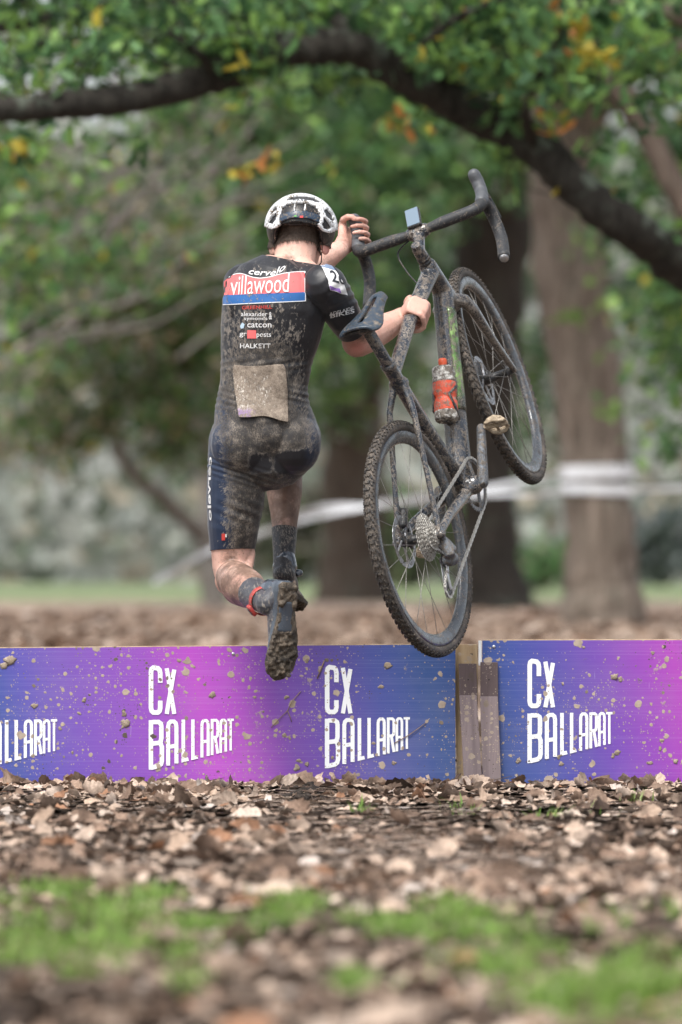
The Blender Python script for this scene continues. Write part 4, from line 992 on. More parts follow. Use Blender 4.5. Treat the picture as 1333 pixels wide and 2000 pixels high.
rw = wheel((0, 0, 0), None, True); fw = wheel((FA.x, 0, 0), STEER, False)
cs = MB()
for i in range(11):
    rT = [.0730, .0680, .0630, .0580, .0530, .0480, .0435, .0395, .0355, .0320, .0285][i]
    gear(cs, (0, 0, 0), rT, max(11, int(rT/.0730*34)), .0021, -.0225-.0037*i-.0021, .0042, .014)
cs.tube([(0, -.0205, 0), (0, -.0635, 0)], [.028, .018], 20, (1, 0, 0)); cs.build('cassette', M_cass, rw, smooth=False)
# --- cranks, chainring, pedals
def crank(side, th):
    d = Vector((math.cos(th), 0, math.sin(th))); y = side*.072
    a = BB+Vector((0, y, 0)); b = a+d*.1725+Vector((0, side*.008, 0)); w_ = Vector((0, side, 0))
    mb = MB(); mb.capsule([a, lerp(a, b, .3), lerp(a, b, .75), b], [(.017, .020), (.016, .019), (.0145, .0165), (.0135, .0155)], 14, (0, 1, 0))
    mb.tube([a-w_*.02, a+w_*.010], [.017, .015], 16); mb.tube([a+w_*.009, a+w_*.0115], [.009, .008], 14)
    me = remesh(mb, .0022, 3); o = link('crank_arm', me, M_alloy, bike)
    # pedal: cage with two openings and a core
    p = MB(); c_ = b+w_*.052; t_ = Vector((.35, 0, -.94)).normalized() if side < 0 else Vector((1, 0, 0)); n_ = w_.cross(t_).normalized()
    p.capsule([b, b+w_*.018, c_+w_*.03], [.006, .0085, .008], 10)
    def ringbar(pts, r_): p.tube(pts, r_, 8, None, True, True)
    for s_ in (-1, 1):
        loop = [c_+w_*(x_*.034)+t_*(s_*(.012+.018*(1-abs(x_)**2)))+n_*(z_*.009) for x_, z_ in ((-1, 0), (-.6, .8), (0, 1), (.6, .8), (1, 0), (.6, -.8), (0, -1), (-.6, -.8))]
        ringbar(loop, .0052)
        p.tube([c_+w_*.02*q+t_*(s_*.028)+n_*0 for q in (-1, 1)], .005, 8)
    for q in (-1, -.1, 1): p.tube([c_+w_*(.030*q)-t_*.022, c_+w_*(.030*q)+t_*.022], .0048, 8)
    me = remesh(p, .002, 2); link('pedal', me, M_pedal, bike)
crank(-1, .7997); crank(1, .7997+math.pi)
cr = MB(); yc = -.0445
gear(cr, (BB.x, 0, BB.z), .0845, 40, .0022, yc, .0045, .0700)
for i in range(4):
    a = .7997+.5+i*math.pi/2
    cr.tube([BB+Vector((.014*math.cos(a), yc-.006, .014*math.sin(a))), BB+Vector((.074*math.cos(a), yc+.001, .074*math.sin(a)))], [(.004, .012), (.0035, .008)], 8, (0, 1, 0))
cr.build('chainring', M_alloy, bike, smooth=False)
# --- derailleur and chain
DH = Vector((.006, -.071, -.026)); UJ = Vector((-.004, -.052, -.085)); LJ = Vector((-.052, -.052, -.158))
d = MB(); d.capsule([Vector((0, -.073, -.002)), DH], [.008, .010], 10); d.capsule([DH, Vector((-.018, -.083, -.060)), UJ+Vector((0, -.022, .004))], [(.016, .013), (.017, .013), (.018, .014)], 12, (0, 1, 0))
d.capsule([DH+Vector((.012, -.004, -.010)), Vector((.012, -.086, -.062))], [(.008, .013), (.010, .016)], 12, (0, 1, 0)); d.capsule([UJ+Vector((0, -.026, 0)), UJ+Vector((0, -.004, 0))], [.021, .019], 12)
o_d = link('rear_derailleur', remesh(d, .0022, 3), M_alloy, bike)
cg = MB()
for y in (-.060, -.044):
    cg.capsule([UJ+Vector((0, y-UJ.y, 0)), lerp(UJ, LJ, .5)+Vector((-.006, y-UJ.y, 0)), LJ+Vector((0, y-LJ.y, 0))], [(.0016, .012), (.0016, .007), (.0016, .012)], 10, (0, 1, 0))
cg.build('pulley_cage', M_steel, o_d)
for q in (UJ, LJ):
    j = MB(); gear(j, (q.x, 0, q.z), .0255 if q is LJ else .022, 12, .003, -.0535, .004, .006); j.build('pulley_wheel', M_blackp, o_d, smooth=False)
ycs = -.040; yr_ = yc+.001
def arc(c_, r, a0, a1, m, y0, y1):
    return [Vector((c_[0]+r*math.cos(R(lerp(a0, a1, i/m))), lerp(y0, y1, i/m), c_[2]+r*math.sin(R(lerp(a0, a1, i/m))))) for i in range(m+1)]
cp = arc((0, 0, 0), .0400, 250, 96, 22, -.048, ycs)            # over the cassette, top side
cp += arc(BB, .0825, 100, -84, 26, yr_, yr_)                   # round the chainring
cp += arc(LJ, .024, -70, -235, 10, -.052, -.052)
cp += arc(UJ, .021, -55, 60, 8, -.052, -.052)
cp.append(cp[0])
L = [0]
for a, b in zip(cp, cp[1:]): L.append(L[-1]+(b-a).length)
NL = int(L[-1]/.0127); ch = MB()
def at_len(s_):
    i = min(len(cp)-2, max(0, int(np.searchsorted(L, s_))-1)); u_ = (s_-L[i])/max(1e-9, L[i+1]-L[i]); return cp[i].lerp(cp[i+1], u_)
for i in range(NL):
    a, b = at_len(i*L[-1]/NL), at_len((i+1)*L[-1]/NL); dv = (b-a).normalized(); yv = Vector((0, 1, 0)); yv = (yv-dv*yv.dot(dv)).normalized(); zv = dv.cross(yv)
    Mx = Matrix((dv, yv, zv)).transposed(); wy = .0027 if i % 2 else .0040
    for s_ in (-1, 1): ch.box((a+b)/2+yv*(s_*wy*.75), ((b-a).length*(1.28 if i % 2 == 0 else 1.12), .0013, .0080 if i % 2 == 0 else .0070), Mx)
    ch.box((a+b)/2, ((b-a).length*.45, .0042, .0052), Mx)
ch.build('chain', M_chain, bike, smooth=False, bevel=0)
# --- seatpost, saddle
SAD = Vector((.2592, 0, .6387))
mb = MB(); mb.tube([SC+(BB-SC).normalized()*.06, SC, Vector((.2105, 0, .618))], .0180, 16); mb.tube([SC+(BB-SC).normalized()*.004, SC-(BB-SC).normalized()*.016], .0235, 16); mb.capsule([Vector((.185, 0, .614)), Vector((.240, 0, .619))], [(.018, .010), (.018, .010)], 12, (0, 1, 0)); mb.build('seatpost', M_frame, bike)
sd = MB(); NX, NYs = 30, 17
x0, x1 = .134, .404
def hw(u): return float(np.interp(u, [0, .04, .12, .25, .40, .55, .70, .85, .95, 1], [.050, .066, .070, .067, .055, .043, .035, .030, .026, .014]))
def top(u, v): 
    w_ = abs(v); z = .012*math.sin(math.pi*min(1, u*1.1))*-.3-.016*w_**2.2-.030*max(0, w_-.72)**1.2*(1.5)+ (.010*(1-u)**3) - .012*max(0, u-.85)/.15
    return SAD.z+.006+z
vs = []; fs = []
for i in range(NX+1):
    u = i/NX
    for j in range(NYs):
        v = -1+2*j/(NYs-1); vs.append((lerp(x0, x1, u), v*hw(u), top(u, v)))
for i in range(NX):
    for j in range(NYs-1):
        u = (i+.5)/NX; v = -1+2*(j+.5)/(NYs-1)
        if .16 < u < .80 and abs(v)*hw(u) < .0085: continue
        a = i*NYs+j; fs.append((a, a+NYs, a+NYs+1, a+1))
sd.add(vs, fs); sadl = sd.build('saddle', M_saddle, bike)
m = sadl.modifiers.new('solid', 'SOLIDIFY'); m.thickness = .011; m.offset = -1
m = sadl.modifiers.new('sub', 'SUBSURF'); m.levels = 1; m.render_levels = 1
mb = MB()
for s_ in (-1, 1): mb.tube([(.155, s_*.030, SAD.z-.010), (.185, s_*.024, SAD.z-.019), (.270, s_*.022, SAD.z-.019), (.36, s_*.010, SAD.z-.008)], .0036, 8)
mb.capsule([(.15, -.045, SAD.z-.008), (.15, .045, SAD.z-.008)], [.006, .006], 8); mb.capsule([(.20, -.026, SAD.z-.016), (.20, .026, SAD.z-.016)], [.008, .008], 8); mb.capsule([(.245, -.026, SAD.z-.016), (.245, .026, SAD.z-.016)], [.007, .007], 8)
mb.build('rails', M_blackp, sadl)
# --- cockpit
BAR = AX0+SU*.6068+SP*.0958
mb = MB(); mb.tube([HTt-SU*.004, AX0+SU*.590], [.0215, .0185], 18)
for k in (.556, .569, .582): mb.tube([AX0+SU*(k-.005), AX0+SU*(k+.0055)], [.0205, .0205], 18)
mb.build('spacers', M_carbon, bike, M=STEER)
st = MB(); st.capsule([AX0+SU*.590, AX0+SU*.622], [.0195, .0185], 16); st.capsule([AX0+SU*.606, BAR-SP*.012], [(.016, .018), (.019, .019)], 16, (0, 1, 0)); st.capsule([BAR+Vector((0, -.021, 0)), BAR+Vector((0, .021, 0))], [.0215, .0215], 16)
st.tube([AX0+SU*.622, AX0+SU*.643], [.0165, .015], 18)
for s_ in (-1, 1):
    for q in (-1, 1): st.capsule([BAR+Vector((0, s_*.013, 0))+SU*(q*.018)-SP*.014, BAR+Vector((0, s_*.013, 0))+SU*(q*.018)+SP*.016], [.0048, .0048], 8)
me = remesh(st, .0024, 3); me.transform(STEER); link('stem', me, M_frame, bike)
def bar_side(s):
    b = BAR
    return [b+Vector((0, s*.02, 0)), b+Vector((.002, s*.10, .002)), b+Vector((.004, s*.16, .002)), b+Vector((.012, s*.188, .001)), b+Vector((.032, s*.203, -.001)), b+Vector((.060, s*.207, -.006)), b+Vector((.082, s*.209, -.022)), b+Vector((.090, s*.211, -.050)), b+Vector((.082, s*.214, -.086)), b+Vector((.054, s*.218, -.116)), b+Vector((.015, s*.222, -.132)), b+Vector((-.070, s*.226, -.149))]
hb = MB()
for s in (-1, 1):
    pts = wob_path(bar_side(s), 4, 0)
    hb.tube(pts, [.0150+.0035*sst(.045, .075, abs(q.y)) for q in pts], 14)
hb.tube([BAR+Vector((0, -.03, 0)), BAR+Vector((0, .03, 0))], .0158, 14); hbo = hb.build('handlebar', M_tape2, bike, M=STEER)
for s in (-1, 1):                                   # edges of the wound tape
    tp = MB()
    pts = wob_path(bar_side(s), 10, 0)
    for i in range(30, len(pts)-1, 3):
        q = pts[i]; dv = (pts[i+1]-pts[i-1]).normalized()
        tp.tube([q-dv*.0012, q+dv*.0012], [.0190, .0185], 14)
    tag(tp.build('tape_wraps', M_tape2, hbo, M=STEER), kind='stuff')
for s in (-1, 1):
    pl = MB(); q = bar_side(s)[-1]; dv = (q-bar_side(s)[-2]).normalized(); pl.tube([q, q+dv*.004, q+dv*.006], [.0150, .0140, .006], 14)
    pl.build('bar_end_plug', M_steel, hbo, M=STEER)
for s in (-1, 1):
    b = BAR; h = MB()
    h.capsule([b+Vector((.060, s*.207, -.002)), b+Vector((.090, s*.208, .004)), b+Vector((.118, s*.206, .014)), b+Vector((.138, s*.203, .036)), b+Vector((.143, s*.201, .058))], [(.0200, .0220), (.0200, .0210), (.0200, .0200), (.0205, .0210), (.0200, .0195)], 14, (0, 1, 0))
    h.tube([b+Vector((.066, s*.207, -.003)), b+Vector((.070, s*.207, -.003))], [.0235, .0235], 16)
    me = remesh(h, .0028, 4); me.transform(STEER); ho = link('brake_hood', me, M_rubber, bike)
    lv = MB(); lv.capsule([b+Vector((.128, s*.206, .012)), b+Vector((.140, s*.210, -.020)), b+Vector((.130, s*.216, -.060)), b+Vector((.118, s*.222, -.092))], [(.009, .006), (.010, .005), (.009, .0045), (.008, .004)], 10, (0, 1, 0))
    lv.build('brake_lever', M_carbon, ho, M=STEER)
hs_ = MB(); hs_.tube(wob_path([BAR+Vector((-.008, .035, -.012)), BAR+Vector((-.005, .085, -.040)), BAR+Vector((-.045, .075, -.085)), HTt+Vector((-.015, .045, -.045)), HTt+Vector((-.040, .014, -.060))], 8, 0), .0025, 8); hs_.build('brake_hose', M_carbon, bike, M=STEER)
# bike computer on its mount
cpj = MB(); cc = BAR+SP*.030+SU*.032; Mx = Matrix((SP*1.0, Vector((0, 1, 0)), SU)).transposed() @ Matrix.Rotation(R(-12), 3, 'Y')
cpj.box(cc, (.068, .046, .015), Mx); cmo = cpj.build('bike_computer', M_blackp, bike, bevel=.004, M=STEER)
t = NT('glossy_screen'); t.set(Base_Color=(.10, .16, .22, 1), Roughness=.06, Coat_Weight=1.0, Specular_IOR_Level=.9); M_screen = t.m
sc_ = MB(); sc_.box(cc+SU*.0088, (.062, .041, .0016), Mx); sc_.build('screen', M_screen, cmo, smooth=False, M=STEER)
mt = MB(); mt.capsule([BAR+SU*.012, cc-SU*.008-SP*.018], [.008, .008], 8); mt.build('computer_mount', M_blackp, bike, M=STEER)
# brake calipers
for c_, M_, y_ in ((Vector((.055, .050, .048)), None, 0), (Vector((FA.x-.045, .046, .055)), STEER, 0)):
    k = MB(); k.capsule([c_+Vector((-.018, 0, -.010)), c_+Vector((.020, 0, .012))], [(.016, .013), (.017, .014)], 10, (0, 1, 0)); k.capsule([c_+Vector((.008, .004, .014)), c_+Vector((.03, .012, .03))], [.006, .005], 8)
    me = remesh(k, .0025, 2)
    if M_: me.transform(M_)
    link('brake_caliper', me, M_blackp, bike)
# --- bottle cage and bottle
axb = (BB-HTb).normalized(); nup = dn if dn.z > 0 else -dn
BC = lerp(HTb, BB, .55)+nup*.073; bd = -axb                      # bottle axis points up the tube
cgm = MB(); e1 = Vector((0, 1, 0)); e2 = nup
def around(c_, r, a): return c_+e1*(r*math.sin(a))+e2*(-r*math.cos(a))
for s_ in (-1, 1):
    cgm.tube([around(BC+bd*(-.065), .030, s_*.3), around(BC+bd*(-.075), .0385, s_*1.0), around(BC+bd*(-.045), .0385, s_*1.9), around(BC+bd*(-.005), .0385, s_*2.4), around(BC+bd*(.022), .0385, s_*1.6), around(BC+bd*(.036), .0385, s_*.5)], [(.0035, .005)]*6, 8)
cgm.tube([BC-nup*.037+bd*(-.07), BC-nup*.037+bd*.055], [(.010, .003)]*2, 8, (0, 1, 0)); cgm.capsule([BC-nup*.036+bd*(-.082), BC+nup*.01+bd*(-.085)], [(.010, .003), (.010, .003)], 8, (0, 1, 0))
cgm.build('bottle_cage', M_carbon, bike)
bb_ = empty('water_bottle', matrix=BW @ Matrix.Translation(BC+bd*(-.080))); tag(bb_, 'orange-red drink bottle with white shoulders in the frame cage', 'bottle')
M_bt = muddy('orange_bottle_plastic', (.62, .075, .028, 1), .44, .3, 0, 60, mudl=(.42, .35, .28, 1)); M_btw = muddy('white_bottle_plastic', (.68, .67, .63, 1), .56, .35, 0, 55); M_btc = muddy('orange_cap', (.60, .09, .03, 1), .2, .35, 0, 60)
def lathe(prof, name, mat, parent):
    mb = MB(); mb.tube([bd*h_ for h_, r_ in prof], [r_ for h_, r_ in prof], 28, (0, 1, 0)); return mb.build(name, mat, parent)
lathe([(.028, .0362), (.030, .0366), (.060, .0366), (.064, .0340), (.070, .0335), (.076, .0345), (.080, .0364), (.118, .0364), (.120, .036)], 'body', M_bt, bb_)
lathe([(0, .030), (.002, .034), (.008, .0362), (.0285, .0364)], 'base', M_btw, bb_)
lathe([(.1195, .0362), (.128, .0362), (.140, .0335), (.142, .0345), (.150, .0345), (.152, .0345), (.166, .034), (.170, .030), (.174, .016)], 'shoulder', M_btw, bb_)
lathe([(.1735, .0125), (.180, .0120), (.184, .0135), (.194, .0135), (.198, .011)], 'nozzle', M_btc, bb_)
#SECTION5
# ================================================================ RIDER
PB = P(520, 1500, 16.72); PB.z = 0.0; PB = Vector((PB.x, 16.72, .40))
man = empty('person', PB)
tag(man, 'cyclist in mud-splashed dark skinsuit and white helmet carrying a bike', 'person')
def rv(psi): return Vector((math.cos(R(psi)), -math.sin(R(psi)), 0))
bd_ = MB()
# --- torso: (py, cx, half width px, depth half, yaw, Y)
TOR = [(895, 519, 88, .095, -10, 16.725), (870, 518, 98, .112, -10, 16.725), (830, 518, 99, .115, -8, 16.725), (790, 513, 90, .106, 0, 16.735), (750, 516, 84, .100, 9, 16.742), (700, 521, 88, .106, 18, 16.745), (650, 529, 97, .116, 26, 16.745),
       (600, 536, 101, .122, 32, 16.742), (570, 541, 98, .118, 35, 16.742), (552, 547, 86, .106, 36, 16.745), (540, 556, 64, .085, 36, 16.755), (532, 566, 42, .055, 34, 16.765)]
pp = []; rr = []; rf = []
for py, cx, hwp, b, psi, Y in TOR:
    h = hwp/F*Y; a = math.sqrt(max(.02**2, h*h-(b*math.sin(R(psi)))**2))/math.cos(R(psi))
    pp.append(P(cx, py, Y)); rr.append((a, b)); rf.append(rv(psi))
bd_.capsule(pp, rr, 32, rf)
# shoulder girdle, traps, shoulder blades, spine groove by two erector columns
SL, SR = P(478, 556, 16.85), P(634, 557, 16.635)
bd_.capsule([P(486, 557, 16.835), P(560, 545, 16.76), P(628, 553, 16.66)], [.048, .052, .050], 18)
bd_.capsule([P(573, 522, 16.78), P(522, 549, 16.795)], [.046, .046], 14); bd_.capsule([P(578, 522, 16.765), P(612, 547, 16.70)], [.046, .044], 14)
bd_.ell(P(480, 590, 16.70), (.055, .03, .075)); bd_.ell(P(585, 592, 16.645), (.055, .03, .075))
bd_.ell(P(500, 745, 16.665), (.03, .03, .12)); bd_.ell(P(545, 745, 16.66), (.03, .03, .12))
# glutes
bd_.ell(P(474, 868, 16.688), (.092, .085, .098)); bd_.ell(P(573, 866, 16.695), (.080, .085, .092)); bd_.ell(P(524, 850, 16.690), (.09, .085, .08))
# neck + head
HC = P(587, 452, 16.835)
bd_.capsule([P(574, 520, 16.775), P(578, 495, 16.79), P(584, 462, 16.81)], [(.064, .060), (.062, .060), (.060, .062)], 20, rv(20))
hd = Matrix.Rotation(R(-8), 3, 'Z') @ Matrix.Rotation(R(-24), 3, 'X')    # head turned slightly right and pitched down
bd_.ell(HC+hd @ Vector((0, -.002, .020)), (.076, .098, .092), hd, 28, 18); bd_.ell(HC+hd @ Vector((0, .045, -.050)), (.056, .052, .068), hd)
bd_.ell(HC+hd @ Vector((0, .080, -.098)), (.030, .022, .024), hd); bd_.capsule([HC+hd @ Vector((0, .096, .005)), HC+hd @ Vector((0, .116, -.038))], [.009, .014], 10)
bd_.ell(HC+hd @ Vector((0, .088, -.070)), (.026, .014, .010), hd); bd_.ell(HC+hd @ Vector((0, .085, .018)), (.052, .016, .012), hd)
for s in (-1, 1):                                                         # ears
    c_ = HC+hd @ Vector((s*.079, -.006, -.050)); Me = hd @ Matrix.Rotation(R(-s*32), 3, 'Z')
    bd_.ell(c_, (.009, .021, .033), Me, 14, 10); bd_.ell(c_+Me @ Vector((s*.004, .006, -.006)), (.006, .010, .018), Me, 10, 8)
# --- legs
kneeL, ankL = P(452, 1122, 16.755), P(523, 1179, 16.375)
bd_.capsule([P(466, 860, 16.725), P(463, 930, 16.735), P(460, 980, 16.74), P(456, 1030, 16.745), P(454.5, 1075, 16.755), P(454, 1110, 16.76)], [(.086, .095), (.0855, .094), (.083, .090), (.0735, .082), (.0640, .068), (.0590, .062)], 24, rv(-6))
bd_.capsule([P(453, 1118, 16.76), P(458, 1131, 16.70), P(470, 1142, 16.62), P(484, 1150, 16.56), P(502, 1163, 16.47), ankL], [(.050, .050), (.054, .057), (.060, .063), (.056, .058), (.039, .040), (.030, .033)], 22, (1, 0, .2))
bd_.ell(P(449, 1134, 16.785), (.045, .036, .045))
bd_.capsule([P(488, 1080, 16.74), P(482, 1118, 16.715)], [.018, .018], 10)
hipR, kneeR, ankR = P(574, 858, 16.72), P(557, 902, 17.12), P(555.5, 1122, 16.925)
bd_.capsule([hipR, lerp(hipR, kneeR, .35)+Vector((0, 0, .005)), lerp(hipR, kneeR, .75), kneeR], [(.080, .088), (.078, .084), (.066, .068), (.056, .056)], 22, (1, 0, 0))
bd_.capsule([kneeR, P(556, 935, 17.085), P(556, 962, 17.058), P(556.5, 1000, 17.03), P(556, 1035, 17.0), P(555.5, 1080, 16.96), ankR], [(.052, .054), (.0545, .060), (.0545, .062), (.0440, .050), (.0365, .040), (.0310, .034), (.032, .036)], 22, (1, 0, 0))
# feet (inside the shoes)
FL = dict(o=P(563, 1143, 16.335), f=Vector((-.105, .05, -1)).normalized(), u=Vector((-.62, 1, .03)).normalized())
FR = dict(o=P(556, 1150, 16.90), f=Vector((.10, 1, -.22)).normalized(), u=Vector((-.02, .22, 1)).normalized())
for D in (FL, FR):
    D['u'] = (D['u']-D['f']*D['u'].dot(D['f'])).normalized(); D['r'] = D['f'].cross(D['u'])
def FP(D, x, y, z): return D['o']+D['f']*x+D['r']*y+D['u']*z
bd_.capsule([FP(FL, .025, 0, .055), FP(FL, .10, 0, .035), FP(FL, .20, 0, .022)], [.030, .030, .022], 14); bd_.capsule([ankL, FP(FL, .03, 0, .045)], [.033, .030], 14)
bd_.capsule([FP(FR, .0, 0, .045), FP(FR, .10, 0, .035), FP(FR, .20, 0, .022)], [.030, .030, .022], 14); bd_.capsule([ankR, FP(FR, .01, 0, .04)], [.033, .030], 14)
# --- arms
elbR, wriR = P(702, 664, 16.83), P(789, 619, 17.015)
bd_.capsule([SR, P(652, 583, 16.685), P(672, 618, 16.735), P(690, 645, 16.79), elbR], [.062, .057, .051, .046, .046], 20)
bd_.capsule([P(698, 668, 16.825), P(722, 655, 16.87), P(752, 640, 16.935), P(776, 626, 16.99), wriR], [(.047, .047), (.047, .050), (.041, .043), (.031, .034), (.027, .032)], 18, (0, 1, 0))
elbL, wriL = P(572, 536, 17.085), P(664, 487, 17.27)
bd_.capsule([SL, P(515, 550, 16.95), elbL], [.062, .052, .044], 18)
bd_.capsule([elbL, P(610, 518, 17.16), P(640, 502, 17.22), wriL], [(.045, .045), (.043, .044), (.036, .038), (.027, .033)], 16, (0, 0, 1))
# --- hands: grip(tube centre, axis dir, tube radius, wrist, knuckle direction, sense)
def grip(c_, d, Rt, wrist, k0, sense, flen=3.3, spread=.0225, thumb_d=1, thumb_sense=None):
    d = d.normalized(); k0 = (k0-d*k0.dot(d)).normalized(); q0 = d.cross(k0)*sense
    def at(al, r): return k0*(math.cos(al)*r)+q0*(math.sin(al)*r)
    r1 = Rt+.0105
    row = [(i-1.5)*spread for i in range(4)]
    palm = c_+at(-1.15, Rt+.020); kn = c_+at(-.1, Rt+.017)
    bd_.capsule([wrist, lerp(wrist, palm, .55), palm, kn], [(.027, .021), (.034, .020), (.040, .017), (.041, .0135)], 18, d)
    for i, o_ in enumerate(row):
        fl = flen*[.90, 1.0, .97, .80][i] if thumb_d < 0 else flen*[.80, .97, 1.0, .90][i]
        b0 = c_+d*o_
        path = [b0+at(-.25, Rt+.016), b0+at(.05, Rt+.0155), b0+at(.30*fl, r1+.002), b0+at(.33*fl+.25, r1+.003), b0+at(.62*fl, r1+.001), b0+at(.82*fl, r1), b0+at(1.0*fl, r1-.001)]
        bd_.capsule(path, [.0088, .0102, .0080, .0088, .0076, .0074, .0064], 10)
    ts = row[3]+.014 if thumb_d > 0 else row[0]-.014
    tb = [lerp(wrist, palm, .45)+d*(ts*.55), c_+d*ts*.95+at(-1.6, Rt+.019), c_+d*(ts*1.05)+at(-2.2, Rt+.013), c_+d*(ts*1.0)+at(-2.9, Rt+.011), c_+d*(ts*.9)+at(-3.4, Rt+.0105)]
    bd_.capsule(tb, [.015, .0140, .0110, .0100, .0085], 10)
# top tube under the right hand
def BWP(v): return BW @ Vector(v)
tA, tB = BWP(HTt-SU*.022), BWP(SC+Vector((.01, 0, -.03))); tdir = (tA-tB).normalized()
def closest(px, py):
    best = None
    for i in range(101):
        q = lerp(tB, tA, i/100); x_, y_ = PX(q); dd_ = (x_-px)**2+(y_-py)**2
        if best is None or dd_ < best[0]: best = (dd_, q)
    return best[1]
tc = closest(812, 617)
grip(tc, tdir, .024, wriR, Vector((.72, -.35, .45)), 1 if tdir.cross(Vector((.72, -.35, .45))).dot(Vector((.5, .6, -.7))) > 0 else -1, 3.0, .0225, 1)
b = BAR; hA = BW @ (STEER @ (b+Vector((.082, .207, .004)))); hB = BW @ (STEER @ (b+Vector((.143, .201, .058)))); hdv = (hB-hA).normalized()
hc = lerp(hA, hB, .42)
kdir = Vector((.35, .9, .1)); sg = 1 if hdv.cross(kdir).dot(Vector((1, -.2, 0))) > 0 else -1
grip(hc, hdv, .021, wriL, kdir, sg, 3.1, .0225, 1)
body_me = remesh(bd_, .0036, 4, .5)

# ---- classify every vertex by nearest bone
BONES = {'head': [(P(580, 500, 16.79), .06), (HC, .09), (HC+hd @ Vector((0, .08, -.08)), .05)],
         'torso': [(P(519, 880, 16.72), .15), (P(515, 760, 16.74), .13), (P(530, 650, 16.745), .15), (P(550, 560, 16.745), .12), (P(572, 516, 16.77), .06)], 'girdle': [(P(488, 546, 16.835), .06), (P(560, 528, 16.76), .07), (P(626, 545, 16.66), .06)],
         'uarmR': [(SR, .06), (elbR, .046)], 'farmR': [(elbR, .046), (wriR, .03)], 'handR': [(wriR, .03), (tc, .05)], 'uarmL': [(SL, .06), (elbL, .044)], 'farmL': [(elbL, .044), (wriL, .03)], 'handL': [(wriL, .03), (hc, .05)],
         'thighL': [(P(466, 870, 16.72), .09), (kneeL, .058)], 'shankL': [(kneeL+Vector((0, -.05, -.02)), .056), (ankL, .035)], 'footL': [(ankL, .034), (FP(FL, .1, 0, .03), .04), (FP(FL, .24, 0, .03), .03)], 'thighR': [(hipR, .085), (kneeR, .056)], 'shankR': [(kneeR, .054), (ankR, .033)], 'footR': [(ankR, .033), (FP(FR, .1, 0, .03), .04), (FP(FR, .24, 0, .03), .03)]}
nv = len(body_me.vertices); VC = np.zeros(nv*3); body_me.vertices.foreach_get('co', VC); VC = VC.reshape(-1, 3)
names = []; DD = []
for nm, ch_ in BONES.items():
    best = np.full(nv, 9.0)
    for (a, ra), (b2, rb) in zip(ch_, ch_[1:]):
        a_, b_ = np.array(a), np.array(b2); ab = b_-a_; tt = np.clip(((VC-a_) @ ab)/(ab @ ab), 0, 1)
        dd_ = np.linalg.norm(VC-(a_+tt[:, None]*ab), axis=1)-(ra+(rb-ra)*tt); best = np.minimum(best, dd_)
    names.append(nm); DD.append(best)
LAB = np.argmin(np.stack(DD), 0); NI = {n_: i for i, n_ in enumerate(names)}
pxy = np.stack([666.5+F*VC[:, 0]/VC[:, 1], 1080-F*(VC[:, 2]-CAMZ)/VC[:, 1]], 1)

# ---- skin material: pink skin, mud smears from attribute
t = NT('muddy_skin'); p = t.pos(); am = t.attr('mud')
n1 = t.noise(p, 17, 5, .6, .3); n2 = t.noise(p, 130, 4, .6); nb = t.noise(p, 11, 4)
sk = t.ramp(nb, [(.3, (.57, .31, .24, 1)), (.55, (.66, .41, .33, 1)), (.75, (.71, .48, .40, 1))])
sk = t.mix(t.math('MULTIPLY', t.attr('red'), .75), sk, (.58, .20, .17, 1))
s_ = t.math('ADD', t.math('ADD', t.math('MULTIPLY', n1, .7), t.math('MULTIPLY', n2, .25)), t.math('MULTIPLY', am, .42))
k = t.math('MAXIMUM', t.step(s_, .58, .84), t.math('MULTIPLY', t.step(t.math('ADD', t.noise(p, 230, 3, .6), t.math('MULTIPLY', am, .12)), .66, .70), .75))
mudc = t.ramp(t.noise(p, 26, 5, .6), [(.35, (.055, .034, .023, 1)), (.55, (.135, .086, .060, 1)), (.7, (.25, .18, .14, 1))])
t.set(Base_Color=t.mix(t.math('MULTIPLY', k, .86), sk, mudc), Roughness=t.step(n1, .3, .7, .40, .6), Specular_IOR_Level=.4, Subsurface_Weight=.06, Subsurface_Radius=(.01, .004, .002), Normal=t.bump(t.math('ADD', n2, k), .25, .003))
M_skin = t.m
def add_attr(me, name, vals):
    if name in me.attributes: me.attributes.remove(me.attributes[name])
    a = me.attributes.new(name, 'FLOAT', 'POINT'); a.data.foreach_set('value', np.asarray(vals, dtype=np.float32))
mud = np.full(nv, .05); red = np.zeros(nv)
mud[LAB == NI['shankR']] = .95; mud[LAB == NI['shankL']] = .78; mud[LAB == NI['thighL']] = .25; mud[LAB == NI['handL']] = .42; mud[LAB == NI['farmL']] = .3; mud[LAB == NI['farmR']] = .16; mud[LAB == NI['handR']] = .12; mud[LAB == NI['head']] = .12
mud += .7*np.exp(-((pxy[:, 0]-452)/16)**2-((pxy[:, 1]-1095)/22)**2)*(LAB == NI['thighL'])
mud += .75*np.exp(-((pxy[:, 0]-706)/16)**2-((pxy[:, 1]-655)/16)**2)+.4*np.exp(-((pxy[:, 0]-565)/16)**2-((pxy[:, 1]-503)/6)**2)
mud += .45*np.exp(-((pxy[:, 0]-822)/14)**2-((pxy[:, 1]-632)/14)**2)
red += np.exp(-((pxy[:, 0]-697)/22)**2-((pxy[:, 1]-680)/16)**2); red[(LAB == NI['head']) & (np.abs(pxy[:, 0]-583) > 42)] += .8; red[LAB == NI['handR']] += .12; red[LAB == NI['handL']] += .25
add_attr(body_me, 'mud', mud); add_attr(body_me, 'red', np.clip(red, 0, 1))
me2 = body_me.copy(); me2.transform(Matrix.Translation(-PB)); link('body', me2, M_skin, man)

